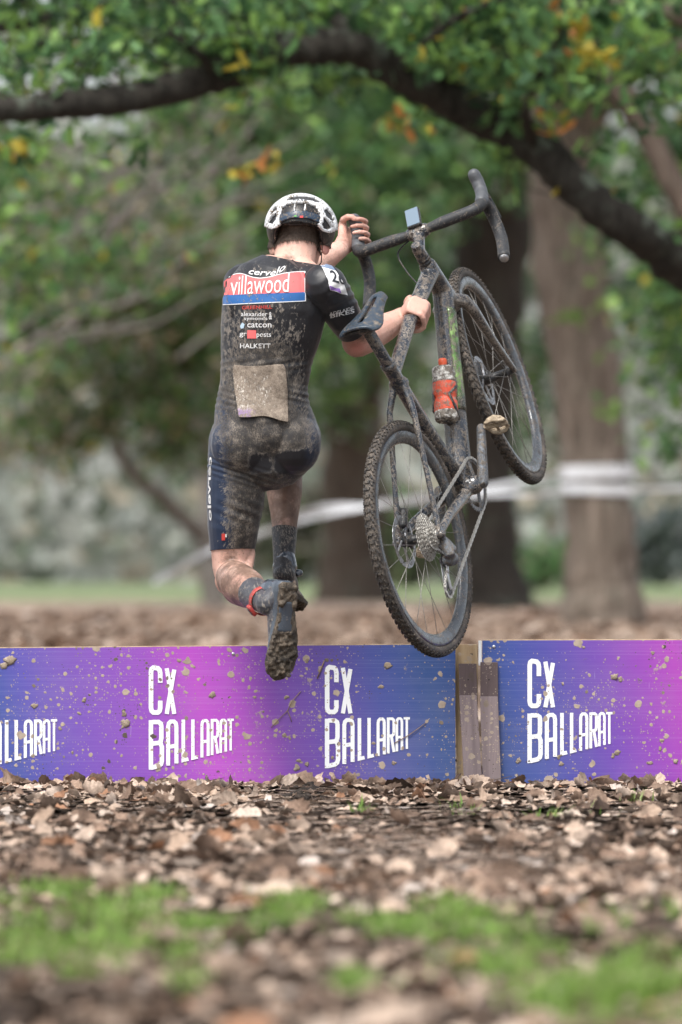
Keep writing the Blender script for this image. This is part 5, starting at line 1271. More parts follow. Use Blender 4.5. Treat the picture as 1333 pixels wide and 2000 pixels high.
# ---- clothing shells cut out of the body surface
def shell(keep, cuts, offset, extra=None):
    """keep: set of bone names; cuts: (bone names, point, outward normal)"""
    bm = bmesh.new(); bm.from_mesh(body_me); lay = bm.verts.layers.int.new('lab')
    bm.verts.ensure_lookup_table()
    for i, v in enumerate(bm.verts): v[lay] = int(LAB[i])
    kset = {NI[n_] for n_ in keep}
    dele = [f for f in bm.faces if sum(v[lay] in kset for v in f.verts) < 2]
    bmesh.ops.delete(bm, geom=dele, context='FACES')
    for bn, pt, nrm in cuts:
        bs = {NI[n_] for n_ in bn}
        fs = [f for f in bm.faces if any(v[lay] in bs for v in f.verts)]
        gm = list({v for f in fs for v in f.verts})+list({e_ for f in fs for e_ in f.edges})+fs
        bmesh.ops.bisect_plane(bm, geom=gm, dist=1e-5, plane_co=pt, plane_no=nrm, clear_outer=True)
    # drop loose bits
    bm.faces.ensure_lookup_table(); seen = set(); comps = []
    for f in bm.faces:
        if f in seen: continue
        st_ = [f]; seen.add(f); comp = [f]
        while st_:
            g_ = st_.pop()
            for e_ in g_.edges:
                for h_ in e_.link_faces:
                    if h_ not in seen: seen.add(h_); st_.append(h_); comp.append(h_)
        comps.append(comp)
    mx_ = max(len(c_) for c_ in comps); dl = [f for c_ in comps if len(c_) < mx_*.5 for f in c_]
    if dl: bmesh.ops.delete(bm, geom=dl, context='FACES')
    bmesh.ops.delete(bm, geom=[v for v in bm.verts if not v.link_faces], context='VERTS')
    bm.normal_update()
    for v in bm.verts:
        o_ = offset(v.co) if callable(offset) else offset
        v.co = v.co+v.normal*o_
    me = bpy.data.meshes.new('shell'); bm.to_mesh(me); bm.free()
    me.polygons.foreach_set('use_smooth', [True]*len(me.polygons))
    return me
def gauss(x, c_, s_): return math.exp(-((x-c_)/s_)**2)
def suit_off(co):
    x, y = PX(co); o_ = .0032
    if co.y > 16.80: return o_
    # folds at the waist beside the race number, below the buttock, at the elbow and hip
    o_ += .0020*gauss(y, 780, 20)*(.5+abs(mnoise.noise(co*9)))*math.sin((y-.25*(x-510))*.48)*(1 if x > 560 or x < 462 else .3)
    o_ += .0012*gauss(y, 712, 16)*math.sin((y+.18*(x-510))*.40)
    if x < 545: o_ += .0018*gauss(y-(x-440)*.30, 918, 20)*(.6+abs(mnoise.noise(co*11)))*math.sin((y-.32*x)*.55)
    o_ += .0020*gauss(y, 1000, 25)*gauss(x, 470, 45)*math.sin((y-.45*x)*.30)
    o_ += .0012*mnoise.noise(co*28)
    if 640 < x < 700 and y < 660: o_ += .0018*math.sin((y+.5*x)*.33)*gauss(y, 575, 26)
    return o_
suit_cuts = [(('head', 'torso', 'girdle'), P(578, 512, 16.745), (P(584, 470, 16.80)-P(575, 515, 16.79)+Vector((0, -.012, .0))).normalized()),
             (('uarmR', 'farmR'), P(682, 641, 16.79), (elbR-SR).normalized()), (('uarmL', 'farmL'), lerp(SL, elbL, .8), (elbL-SL).normalized()),
             (('thighL', 'shankL'), P(455, 1074, 16.755), Vector((.04, -.05, -1)).normalized()), (('thighR', 'shankR'), lerp(hipR, kneeR, .78), (kneeR-hipR).normalized())]
suit_me = shell({'torso', 'girdle', 'uarmR', 'uarmL', 'thighL', 'thighR', 'head', 'farmR'}, suit_cuts, suit_off)
def mud_density(x, y):
    d_ = .28+.22*gauss(x, 490, 75)*sst(520, 640, y)
    d_ += .62*math.exp(-((x-508)/72)**2)*sst(640, 800, y)*(1-sst(900, 960, y))
    d_ += .30*gauss(x, 545, 70)*gauss(y, 860, 60)
    d_ += .50*gauss(x, 482, 30)*gauss(y, 1010, 75)
    d_ += .25*gauss(x, 540, 60)*gauss(y, 690, 30)
    d_ -= .42*sst(585, 625, x)*(1-sst(700, 760, y)); d_ -= .35*(1-sst(420, 450, x))*sst(820, 900, y)
    d_ -= 1.2*max(math.exp(-((x-508)/26)**4-((y-903)/22)**4), math.exp(-((x-570)/36)**4-((y-903)/22)**4))   # clean seat patches
    return d_
def polar(x, y):
    return math.atan2(y-935, x-518), math.hypot(x-518, y-935)/650
def suit_attrs(me):
    n_ = len(me.vertices); co = np.zeros(n_*3); me.vertices.foreach_get('co', co); co = co.reshape(-1, 3)
    m_ = []; nav = []; chm = []
    for c_ in co:
        x, y = PX(c_); m_.append(mud_density(x, y) if c_[1] < 16.86 else .12)
        nav.append(sst(470, 430, x)*sst(760, 820, y) if x < 480 else sst(590, 612, x)*sst(800, 830, y)*.8)
        chm.append(gauss(x, 540, 95)*sst(848, 862, y+.0006*(x-545)**2*0)*(1-sst(900, 930, y))*.6)
    add_attr(me, 'mud', m_); add_attr(me, 'navy', nav); pl_ = [polar(*PX(c_)) for c_ in co]; add_attr(me, 'pa', [q[0] for q in pl_]); add_attr(me, 'pr', [q[1] for q in pl_])
suit_attrs(suit_me)
def suit_mat(name, basefn, am_gain=1.0, lo=0.0, rough=.43):
    t = NT(name); p = t.pos(); am = t.math('MULTIPLY', t.attr('mud'), am_gain)
    # streaks thrown outward and upward: stretched grain, slightly rotated
    cmb = t.n('ShaderNodeCombineXYZ'); t.l(t.math('MULTIPLY', t.attr('pa'), 62.0), cmb.inputs[0]); t.l(t.math('MULTIPLY', t.attr('pr'), 62.0), cmb.inputs[1]); g1 = t.noise(cmb.outputs[0], 1.0, 4, .65); g2 = t.noise(t.mapping(p, (1, 1, .5), rot=(0, R(-18), 0)), 95, 4, .65); g3 = t.noise(p, 16, 5, .6); g4 = t.noise(p, 420, 3, .6)
    s_ = t.math('ADD', t.math('ADD', t.math('MULTIPLY', g1, .52), t.math('MULTIPLY', g2, .26)), t.math('ADD', t.math('MULTIPLY', g3, .30), t.math('MULTIPLY', am, .31)))
    k = t.step(s_, .675, .715)
    tone = t.ramp(t.math('ADD', t.math('MULTIPLY', t.noise(p, 30, 5, .65), .6), t.math('MULTIPLY', g4, .4)), [(.42, (.016, .0135, .0115, 1)), (.51, (.058, .048, .039, 1)), (.62, (.20, .17, .138, 1))])
    light = t.step(am, .25, .75)
    tone = t.mix(t.math('MULTIPLY', t.math('SUBTRACT', 1.0, light), .55), tone, (.36, .32, .28, 1))
    base = basefn(t, p)
    fine = t.step(t.noise(t.mapping(p, (1, 1, .3), rot=(0, R(35), 0)), 330, 3, .6), .40, .52, .25, .95)
    col = t.mix(t.math('MULTIPLY', k, fine), base, tone)
    h = t.math('ADD', t.math('MULTIPLY', k, .8), t.math('MULTIPLY', g4, .35))
    t.set(Base_Color=col, Roughness=t.step(k, 0, 1, rough, .75), Normal=t.bump(h, .45, .003), Sheen_Weight=.15, Sheen_Roughness=.4)
    return t.m
M_suit = suit_mat('muddy_dark_skinsuit', lambda t, p: t.mix(t.attr('navy'), (.013, .0135, .017, 1), (.012, .024, .055, 1)))
suit_me.transform(Matrix.Translation(-PB)); suit = link('skinsuit', suit_me, M_suit, man)
m_ = suit.modifiers.new('solid', 'SOLIDIFY'); m_.thickness = .0022; m_.offset = -1

# ---- printing on the suit, laid onto its surface
dgv = [v.co+PB for v in suit_me.vertices]; bvh = BVHTree.FromPolygons(dgv, [tuple(p_.vertices) for p_ in suit_me.polygons])
CAMP = Vector((0, 0, CAMZ))
def onto(x, y, lift, tree=bvh):
    d_ = P(x, y, 16.7)-CAMP; d_.normalize(); hit = tree.ray_cast(CAMP+d_*14, d_, 4)
    if hit[0] is None or hit[1].dot(d_) > -.10: return None
    return hit[0]+hit[1]*lift
def decal(name, tris_px, mat, lift=.0016, parent=None, tree=bvh):
    """tris_px: list of (verts2d, faces) in photo pixels"""
    vs = []; fs = []; ok = []
    V2, F2 = tris_px
    for x, y in V2:
        h_ = onto(x, y, lift, tree); ok.append(h_ is not None); vs.append(h_ if h_ is not None else Vector((0, 0, 0)))
    for f in F2:
        if all(ok[i] for i in f):
            if max((vs[f[i]]-vs[f[i-1]]).length for i in range(len(f))) < .05: fs.append(f)
    used = sorted({i for f in fs for i in f}); mp = {i: k_ for k_, i in enumerate(used)}
    if not fs: return None
    mb = MB().add([vs[i] for i in used], [tuple(mp[i] for i in f) for f in fs])
    o = wpart(mb, name, mat, parent or suit, PB)
    n_ = len(o.data.vertices); mm = []
    for v in o.data.vertices:
        x, y = PX(v.co+PB); mm.append(mud_density(x, y))
    add_attr(o.data, 'mud', mm); add_attr(o.data, 'navy', [0.0]*n_); pl_ = [polar(*PX(v.co+PB)) for v in o.data.vertices]; add_attr(o.data, 'pa', [q[0] for q in pl_]); add_attr(o.data, 'pr', [q[1] for q in pl_])
    # faces towards the camera
    for p_ in o.data.polygons:
        if p_.normal.dot(Vector((0, -1, 0))) < 0: p_.flip()
    return o
def gridpoly(topf, botf, x0, x1, nx, ny, xl=None):
    V2 = []; F2 = []
    for i in range(nx+1):
        u = i/nx
        for j in range(ny+1):
            v = j/ny; xx_ = lerp(x0, x1, u) if xl is None else lerp(xl[0](v), xl[1](v), u); V2.append((xx_, lerp(topf(xx_), botf(xx_), v)))
    for i in range(nx):
        for j in range(ny): a = i*(ny+1)+j; F2.append((a, a+1, a+ny+2, a+ny+1))
    return V2, F2
_tc = {}
def text2d(s, bold=0.0, shear=0.0):
    key = (s, bold, shear)
    if key in _tc: return _tc[key]
    cu = bpy.data.curves.new('txt', 'FONT'); cu.body = s; cu.resolution_u = 3; cu.offset = bold; cu.shear = shear
    o = bpy.data.objects.new('txt', cu); C.objects.link(o); dg = bpy.context.evaluated_depsgraph_get(); dg.update()
    me = bpy.data.meshes.new_from_object(o.evaluated_get(dg)); bpy.data.objects.remove(o)
    bm = bmesh.new(); bm.from_mesh(me); bmesh.ops.triangulate(bm, faces=bm.faces[:])
    for _ in range(2):
        es = [e_ for e_ in bm.edges if e_.calc_length() > .2]
        if es: bmesh.ops.subdivide_edges(bm, edges=es, cuts=1); bmesh.ops.triangulate(bm, faces=bm.faces[:])
    V2 = [(v.co.x, v.co.y) for v in bm.verts]; F2 = [tuple(v.index for v in f.verts) for f in bm.faces]; bm.free(); bpy.data.meshes.remove(me)
    xs_ = [v[0] for v in V2]; ys_ = [v[1] for v in V2]
    _tc[key] = (V2, F2, min(xs_), max(xs_), min(ys_), max(ys_)); return _tc[key]
def text_px(s, x0, x1, y0, y1, bold=0.0, shear=0.0, warp=None):
    """fit text into pixel box (y0 top, y1 bottom)"""
    V2, F2, a, b_, c_, d_ = text2d(s, bold, shear)
    out = []
    for x, y in V2:
        X = lerp(x0, x1, (x-a)/(b_-a)); Yp = lerp(y1, y0, (y-c_)/(d_-c_))
        out.append(warp(X, Yp) if warp else (X, Yp))
    return out, F2
flatc = lambda c_: (lambda t, p: t.mix(.0, c_, c_))
M_red = suit_mat('red_print', flatc((.74, .13, .13, 1)), .62, rough=.6); M_blue = suit_mat('blue_print', flatc((.02, .12, .36, 1)), .75, rough=.6); M_wht = suit_mat('white_print_cloth', flatc((.72, .72, .72, 1)), .55, rough=.6); M_redtxt = suit_mat('red_lettering', flatc((.55, .055, .045, 1)), .5)
M_ltblue = suit_mat('pale_blue_print', flatc((.42, .55, .66, 1)), .5)
wtop = lambda x: float(np.interp(x, [430, 441, 451, 460, 470, 479, 488, 498, 510, 522, 534, 545, 556, 575, 597], [560, 548, 540.5, 536.5, 535, 537, 540.5, 543.5, 544.5, 543, 540.5, 537, 534.5, 532.5, 531.5]))
wmid = lambda x: lerp(576.5, 570.5, (x-439)/157); wbot = lambda x: lerp(594.5, 587, (x-433)/163)
lx = lambda v: lerp(452, 434, v)
decal('red_panel', gridpoly(wtop, wmid, 436, 596, 56, 12), M_red, .0014); decal('blue_panel', gridpoly(wmid, wbot, 434, 596, 56, 5), M_blue, .0014)
decal('panel_border', gridpoly(lambda x: wtop(x)-1.4, wtop, 448, 597.4, 56, 1), M_wht, .0018); decal('panel_border', gridpoly(wbot, lambda x: wbot(x)+1.6, 434, 597.4, 56, 1), M_wht, .0018); decal('panel_border', gridpoly(lambda x: 531.5, lambda x: 587.5, 596, 597.6, 1, 20), M_wht, .0018)
tilt = lambda x0, y0, k_: (lambda X, Yp: (X, Yp+k_*(X-x0)))
decal('team_lettering', text_px('villawood', 453, 566, 541, 577, -.002, .1, tilt(453, 0, -.055)), M_wht, .0040)
decal('shoulder_lettering', text_px('cervelo', 487, 558, 524, 536, .012, .35, lambda X, Yp: (X, Yp+5*math.sin((X-487)/71*3.1)*.6-sst(535, 560, X)*9)), M_wht, .002)
decal('sponsor_lettering', text_px('GREENHILL', 474, 532, 597.5, 604.5, .006, 0, tilt(474, 0, -.03)), M_redtxt, .0018)
decal('sponsor_lettering', text_px('alexander', 472, 523, 609, 617.5, .005), M_wht, .0018); decal('sponsor_lettering', text_px('symonds', 478, 523, 618.5, 627, .005), M_wht, .0018); decal('sponsor_lettering', text_px('&', 526, 532, 609, 624, .006), M_wht, .0018)
decal('sponsor_lettering', text_px('catcon', 484, 531, 630, 639.5, .006), M_wht, .0018); decal('sponsor_mark', ([(470, 637), (474, 630), (479, 633), (477, 641), (472, 642)], [(0, 1, 2), (0, 2, 3), (0, 3, 4)]), M_ltblue, .0018)
decal('sponsor_lettering', text_px('gr', 469, 483, 650, 659, .005), M_wht, .0018); decal('sponsor_mark', gridpoly(lambda x: 645, lambda x: 661, 484, 501, 6, 6), M_red, .0016); decal('sponsor_lettering', text_px('posts', 502, 530, 650, 661, .005), M_wht, .0018)
decal('sponsor_lettering', text_px('HALKETT', 470, 529, 671, 680, .006), M_wht, .0018)
# sleeve
sx_l = lambda v: float(np.interp(v, [0, .25, .6, 1], [623, 632, 640, 645])); sx_r = lambda v: float(np.interp(v, [0, .2, .5, .8, 1], [648, 657, 668, 675, 678]))
def sleeve(v0, v1, nx=12, ny=10, u0=0, u1=1):
    V2 = []; F2 = []
    for i in range(nx+1):
        for j in range(ny+1):
            v = lerp(v0, v1, j/ny); u = lerp(u0, u1, i/nx); y = lerp(514, 566, v)+u*(7+4*v); V2.append((lerp(sx_l(v), sx_r(v), u), y))
    for i in range(nx):
        for j in range(ny): a = i*(ny+1)+j; F2.append((a, a+1, a+ny+2, a+ny+1))
    return V2, F2
M_num = suit_mat('white_number_cloth', flatc((.78, .78, .78, 1)), .15, rough=.6); M_numb = suit_mat('blue_grey_header', flatc((.16, .22, .33, 1)), .3); M_pur = suit_mat('purple_band', flatc((.25, .14, .45, 1)), .3); M_ink = suit_mat('dark_number_ink', flatc((.02, .022, .03, 1)), .3)
sn = decal('sleeve_number', sleeve(0, 1, 16, 20), M_num, .0030); decal('number_header', sleeve(.0, .16, 14, 4), M_numb, .0040, sn); decal('number_band', sleeve(.84, .98, 14, 4, .02, .62), M_pur, .0040, sn)
decal('number_digits', text_px('26', 645.5, 672, 529, 552, .02, 0, lambda X, Yp: (X+.28*(Yp-540), Yp+.25*(X-650))), M_ink, .0042, sn)
decal('sleeve_lettering', text_px('ADELAIDE', 644, 690, 598, 604, .008, 0, lambda X, Yp: (X, Yp+.0*X-(X-644)*.26+12)), M_wht, .0018); decal('sleeve_lettering', text_px('BIKES', 646, 692, 604, 612, .012, 0, lambda X, Yp: (X, Yp-(X-646)*.22+9)), M_wht, .0018)
# small red tag on the thigh, lettering down the outer thigh
decal('brand_tag', gridpoly(lambda x: 1042, lambda x: 1055, 434, 440.5, 3, 5), M_redtxt, .0018); decal('brand_tag', gridpoly(lambda x: 1043, lambda x: 1049, 441, 443.5, 2, 3), M_wht, .0018)
decal('thigh_lettering', text_px('cervelo', 0, 100, 0, 9, .02, 0, lambda X, Yp: (408.2+Yp*.75-2.2*math.sin(X/100*3.1), 892+X*1.25)), M_wht, .0016)
# ---- race number pinned over the lower back
lft = lambda v: float(np.interp(v, [0, .1, .5, 1], [459, 456.5, 460, 468])); rgt = lambda v: float(np.interp(v, [0, .08, .5, 1], [553, 557, 561, 563]))
V2, F2 = gridpoly(lambda x: 0, lambda x: 1, 0, 1, 22, 24); vv = []
for u, v in V2:
    x = lerp(lft(v), rgt(v), u); y = lerp(713+2*math.sin(u*5), 816+8*u**1.5-3.5*math.sin(u*3.14)+1.5*math.sin(u*9), v); vv.append((x, y, u, v))
vs = []
for x, y, u, v in vv:
    h_ = onto(x, y, .0045); h_ = h_ or onto(x+3, y, .0045) or P(x, y, 16.62)
    vs.append(h_+Vector((0, -1, 0))*(.0015*math.sin(u*11+v*5)*v+.010*sst(.75, 1, v)*(.4+.6*abs(u-.5)*2)))
mb = MB().add(vs, F2); t = NT('mud_caked_number'); p = t.pos()
n1 = t.noise(p, 60, 6, .7); n2 = t.noise(p, 300, 4, .65); n3 = t.noise(t.mapping(p, (1, 1, .5), rot=(0, R(30), 0)), 190, 4, .7)
cloth = t.mix(t.attr('purple'), t.mix(t.attr('ink'), (.58, .54, .48, 1), (.16, .145, .13, 1)), (.24, .165, .28, 1))
k = t.step(t.math('ADD', t.math('ADD', t.math('MULTIPLY', n3, .6), t.math('MULTIPLY', n1, .3)), t.math('MULTIPLY', t.attr('mud'), .32)), .39, .53)
tone = t.ramp(t.math('ADD', t.math('MULTIPLY', n1, .55), t.math('MULTIPLY', n2, .45)), [(.36, (.085, .066, .050, 1)), (.5, (.20, .16, .125, 1)), (.66, (.34, .285, .225, 1))])
t.set(Base_Color=t.mix(k, cloth, tone), Roughness=.8, Normal=t.bump(t.math('ADD', n1, n3), .5, .004)); M_bib = t.m
bib = wpart(mb, 'race_number', M_bib, man, PB)
def digit(x, y):
    for ox in (0, 36):
        pts = [(486+ox, 752), (492+ox, 742), (503+ox, 741), (509+ox, 750), (505+ox, 762), (494+ox, 775), (487+ox, 786), (510+ox, 786)]
        for a, b_ in zip(pts, pts[1:]):
            A_, B_ = np.array(a), np.array(b_); tt = np.clip(((np.array((x, y))-A_) @ (B_-A_))/((B_-A_) @ (B_-A_)), 0, 1)
            if np.linalg.norm(np.array((x, y))-A_-tt*(B_-A_)) < 4: return 1
    return 0
add_attr(bib.data, 'ink', [digit(x, y) for x, y, u, v in vv]); add_attr(bib.data, 'purple', [sst(.80, .86, v) for x, y, u, v in vv])
add_attr(bib.data, 'mud', [.25+.6*(1-sst(.05, .22, v))+.35*sst(.55, .9, u)+.25*sst(.75, .9, v)*sst(.25, .5, u)-.35*gauss(v, .88, .06)*(1-sst(.2, .4, u)) for x, y, u, v in vv])
m_ = bib.modifiers.new('solid', 'SOLIDIFY'); m_.thickness = .001; m_.offset = 0
m_ = bib.modifiers.new('sub', 'SUBSURF'); m_.levels = 1; m_.render_levels = 1

# ---- socks
def sock(keep, cuts, name, mat):
    me = shell(keep, cuts, lambda co: .0026+.0012*math.sin(co.z*420)*mnoise.noise(co*30))
    n_ = len(me.vertices); add_attr(me, 'mud', [.42]*n_); add_attr(me, 'navy', [0.]*n_); pl_ = [polar(*PX(v.co)) for v in me.vertices]; add_attr(me, 'pa', [q[0] for q in pl_]); add_attr(me, 'pr', [q[1] for q in pl_]); me.transform(Matrix.Translation(-PB)); o = link(name, me, mat, man)
    q = o.modifiers.new('solid', 'SOLIDIFY'); q.thickness = .003; q.offset = -1; return o
M_sock = suit_mat('muddy_black_sock', flatc((.014, .014, .017, 1)), .9); M_sockg = suit_mat('grey_wet_sock', flatc((.055, .056, .066, 1)), .85)
sock({'shankR', 'footR'}, [(('shankR',), P(556, 1033, 17.0), Vector((.05, .3, 1)).normalized())], 'sock', M_sock)
sock({'shankL', 'footL'}, [(('shankL',), P(496, 1158, 16.50), (kneeL-ankL).normalized())], 'sock', M_sockg)
# timing strap on the left ankle
M_redstrap = muddy('red_strap', (.42, .05, .042, 1), .34, .5, 0, 90, 'pos'); M_grey = simple('grey_plastic', (.09, .095, .10), .4)
ax = (kneeL-ankL).normalized(); sc0 = lerp(ankL, kneeL, .10); e1 = ax.cross(Vector((0, 0, 1))).normalized(); e2 = ax.cross(e1)
mb = MB(); vs = []; fs = []
for i in range(33):
    a = 2*math.pi*i/32
    for q, rr_ in ((-.011, .0405), (-.009, .0435), (.009, .0435), (.011, .0405)): vs.append(sc0+ax*q+e1*(rr_*math.cos(a))+e2*(rr_*math.sin(a)))
for i in range(32):
    for k_ in range(3): fs.append((i*4+k_, i*4+k_+1, i*4+k_+5, i*4+k_+4))
strap = wpart(mb.add(vs, fs), 'ankle_strap', M_redstrap, man, PB)
best = max(range(64), key=lambda i: (e1*math.cos(i*.098)+e2*math.sin(i*.098)).dot(Vector((-.45, -.6, -.62)).normalized()))
cdir = e1*math.cos(best*.098)+e2*math.sin(best*.098)
Mx = Matrix((ax, ax.cross(cdir), cdir)).transposed(); mb = MB(); mb.box(sc0+cdir*.046, (.026, .036, .012), Mx); tchip = wpart(mb, 'timing_chip', M_redstrap, strap, PB, bevel=.004)
mb = MB(); mb.box(sc0+cdir*.0525, (.015, .022, .003), Mx); wpart(mb, 'chip_face', M_grey, strap, PB, bevel=.001)

# ---- shoes
M_shoe = muddy('wet_black_shoe', (.045, .058, .078, 1), .22, .12, 0, 50, 'pos', coat=1.0); M_sole = muddy('mud_packed_sole', (.022, .020, .019, 1), .70, .6, 0, 70, 'pos', mudd=(.016, .012, .009, 1), mudl=(.145, .112, .08, 1), bump=1.0)
def shoe(D, side):
    """x forward from heel, z up from the sole; side +1: outer side is +r"""
    st_ = [(-.012, .020, .030, .010, .060), (0, .030, .036, .0, .078), (.02, .034, .036, .0, .086), (.05, .036, .034, .0, .084), (.08, .036, .031, .0, .074), (.11, .037, .030, .0, .064), (.15, .041, .033, .0, .055), (.19, .046, .037, .0, .047), (.22, .046, .035, .001, .041), (.25, .038, .028, .004, .034), (.268, .024, .018, .008, .027), (.274, .010, .008, .012, .020)]
    mb = MB(); n_ = 22; vs = []; fs = []
    for i, (x, wb, wt, z0, z1) in enumerate(st_):
        cy = .006*side*-1*math.sin(max(0, x)/.27*math.pi)
        for k_ in range(n_):
            a = 2*math.pi*k_/n_-math.pi/2; ca, sa = math.cos(a), math.sin(a); v = (sa+1)/2; w_ = lerp(wb, wt*.55, v**1.5) if v > .3 else wb
            yy_ = math.copysign(abs(ca)**.62, ca)*w_; vs.append(FP(D, x, cy+yy_, lerp(z0, z1, v**.85)))
    for i in range(len(st_)-1):
        for k_ in range(n_): fs.append((i*n_+k_, i*n_+(k_+1) % n_, (i+1)*n_+(k_+1) % n_, (i+1)*n_+k_))
    fs += [tuple(range(n_-1, -1, -1)), tuple(range((len(st_)-1)*n_, len(st_)*n_))]
    mb.add(vs, fs); mb.capsule([FP(D, .022, 0, .070), FP(D, .026, 0, .096)], [(.038, .034), (.034, .036)], 20, D['r'])
    me = remesh(mb, .0034, 5); me.transform(Matrix.Translation(-PB)); o = link('shoe', me, M_shoe, man)
    # sole with lugs and packed mud
    sl_ = MB(); out = [(-.008, .020), (0, .027), (.03, .031), (.08, .027), (.12, .034), (.16, .044), (.20, .0505), (.23, .049), (.255, .039), (.272, .020), (.279, .006)]
    vs = []; fs = []; m2 = 9
    for z_ in (-.008, .008):
        for x, w_ in out:
            for j in range(m2):
                v = -1+2*j/(m2-1); vs.append(FP(D, x, v*w_-.006*side*math.sin(max(0, x)/.27*math.pi), z_+(.007*sst(.2, .28, x))))
    L_ = len(out)
    for i in range(L_-1):
        for j in range(m2-1):
            a = i*m2+j; fs += [(a, a+m2, a+m2+1, a+1), (L_*m2+a+1, L_*m2+a+m2+1, L_*m2+a+m2, L_*m2+a)]
        for j in (0, m2-1):
            a = i*m2+j; q = (a, a+L_*m2, a+m2+L_*m2, a+m2); fs.append(q if j == 0 else q[::-1])
    fs += [tuple(j for j in range(m2))+tuple(L_*m2+j for j in range(m2-1, -1, -1))]; fs += [tuple((L_-1)*m2+j for j in range(m2-1, -1, -1))+tuple(L_*m2+(L_-1)*m2+j for j in range(m2))]
    sl_.add(vs, fs)
    rs = random.Random(5)
    for x in (.006, .030, .055):
        for s_ in (-1, 1): sl_.ell(FP(D, x, s_*.021, -.008), (.010, .010, .010), None, 10, 8)
    for _ in range(120):
        x = rs.choice([rs.uniform(0, .05), rs.uniform(.135, .268), rs.uniform(.135, .268)]); w_ = float(np.interp(x, [q[0] for q in out], [q[1] for q in out])); r_ = rs.uniform(.003, .0075)
        sl_.ell(FP(D, x, rs.uniform(-.85, .85)*w_, -.007-rs.uniform(0, .004)), (r_*1.2, r_, r_), None, 8, 6)
    me = remesh(sl_, .003, 3); 
    for v in me.vertices: v.co = v.co+Vector(mnoise.noise_vector(v.co*95))*.0022+Vector(mnoise.noise_vector(v.co*40))*.002
    me.transform(Matrix.Translation(-PB)); slo = link('sole', me, M_sole, o)
    mb = MB(); mb.capsule([FP(D, .052, 0, -.004), FP(D, .09, 0, -.003), FP(D, .132, 0, -.005)], [(.026, .008), (.024, .0075), (.028, .008)], 16, D['r']); me = remesh(mb, .0025, 2); me.transform(Matrix.Translation(-PB)); link('sole_shank', me, M_shoe, slo)
    # closure dial and strap on the outer side
    c_ = FP(D, .060, side*.033, .060); mb = MB(); mb.capsule([c_, c_+D['r']*side*.007], [.012, .011], 14); mb.capsule([FP(D, .05, side*.038, .05), FP(D, .06, 0, .087), FP(D, .055, -side*.036, .055)], [(.010, .003), (.010, .003), (.010, .003)], 10, D['f'])
    me = remesh(mb, .0025, 2); me.transform(Matrix.Translation(-PB)); link('closure_strap', me, M_shoe, o)
shoe(FL, -1); shoe(FR, 1)

# ---- hair: short brown crop
M_hair = simple('short_brown_hair', (.085, .058, .042), .55, 0, .5, 220, .6)
hm = shell({'head'}, [(('head',), P(585, 474, 16.76), (Vector((0, -.30, -1))).normalized())], lambda co: .0030+.0035*abs(mnoise.noise(co*210)))
hm.transform(Matrix.Translation(-PB)); hair = link('hair', hm, M_hair, man)
hs2 = MB(); rs = random.Random(3); cen = HC+hd @ Vector((0, 0, .01))
hv = [v.co+PB for v in hm.vertices if (v.co+PB).y < 16.86]
for _ in range(2600):
    q = rs.choice(hv); n_ = (q-cen).normalized(); dwn = (Vector((rs.uniform(-.5, .5), -.2, -1))+n_*.35).normalized(); s0 = dwn.cross(n_).normalized()*.0009; L_ = rs.uniform(.008, .018)
    hs2.add([q-s0-n_*.001, q+s0-n_*.001, q+dwn*L_+n_*.002], [(0, 1, 2)])
tag(wpart(hs2, 'hair_strands', M_hair, hair, PB), kind='stuff')
# eyes
M_eye = simple('eye_white', (.7, .68, .65), .2, 0, .05)
for s in (-1, 1):
    mb = MB(); mb.ell(HC+hd @ Vector((s*.031, .086, .000)), .0125, None, 14, 10); wpart(mb, 'eye', M_eye, man, PB)

# ---- helmet
t = NT('white_helmet_shell'); p = t.pos(); k = t.step(t.math('ADD', t.math('MULTIPLY', t.noise(p, 150, 4, .6), .7), t.math('MULTIPLY', t.noise(p, 40, 3), .3)), .53, .57)
tone = t.mix(t.noise(p, 60, 3), (.05, .04, .03, 1), (.30, .24, .18, 1)); t.set(Base_Color=t.mix(k, (.78, .80, .82, 1), tone), Roughness=.3, Coat_Weight=.3); M_hw = t.m
t = NT('black_helmet_liner'); p = t.pos(); k = t.step(t.math('ADD', t.math('MULTIPLY', t.noise(p, 190, 4, .6), .75), t.math('MULTIPLY', t.noise(p, 45, 3), .25)), .575, .62)
t.set(Base_Color=t.mix(k, (.012, .012, .014, 1), (.25, .20, .15, 1)), Roughness=.35); M_hb = t.m
t = NT('dark_blue_helmet_band'); p = t.pos(); k = t.step(t.noise(p, 170, 5, .65), .50, .60)
t.set(Base_Color=t.mix(k, (.018, .04, .075, 1), (.16, .13, .10, 1)), Roughness=.3); M_hn = t.m
HO = P(588.5, 446, 16.835); hel = empty('helmet', HO-PB, man)
# view-plane polygons (pixels) that describe the shell pieces on the rear side
def inpoly(x, y, poly):
    c_ = False; n_ = len(poly)
    for i in range(n_):
        x1, y1 = poly[i]; x2, y2 = poly[i-1]
        if (y1 > y) != (y2 > y) and x < (x2-x1)*(y-y1)/(y2-y1)+x1: c_ = not c_
    return c_
VENT_TOP = [(554, 390.5), (565, 383.5), (580, 380.2), (600, 380.8), (617, 384.5), (632, 394), (622, 395), (606, 390.5), (590, 388.6), (574, 389.2)]
VENT_MID = [(546, 420), (550, 405), (559, 397), (578, 393.8), (603, 395), (617, 401), (625, 412), (627, 424), (625, 437), (545, 436)]
VENT_L = [(523, 434), (528, 423), (540, 414), (538.5, 427), (531, 440)]; VENT_R = [(631, 446), (633, 423), (640, 429), (650, 444), (643, 450)]
VENT_L2 = [(526, 416), (533, 405), (541, 402), (538, 411), (528, 420)]; VENT_R2 = [(634, 411), (641, 406), (651, 418), (656, 434), (646, 429), (637, 419)]
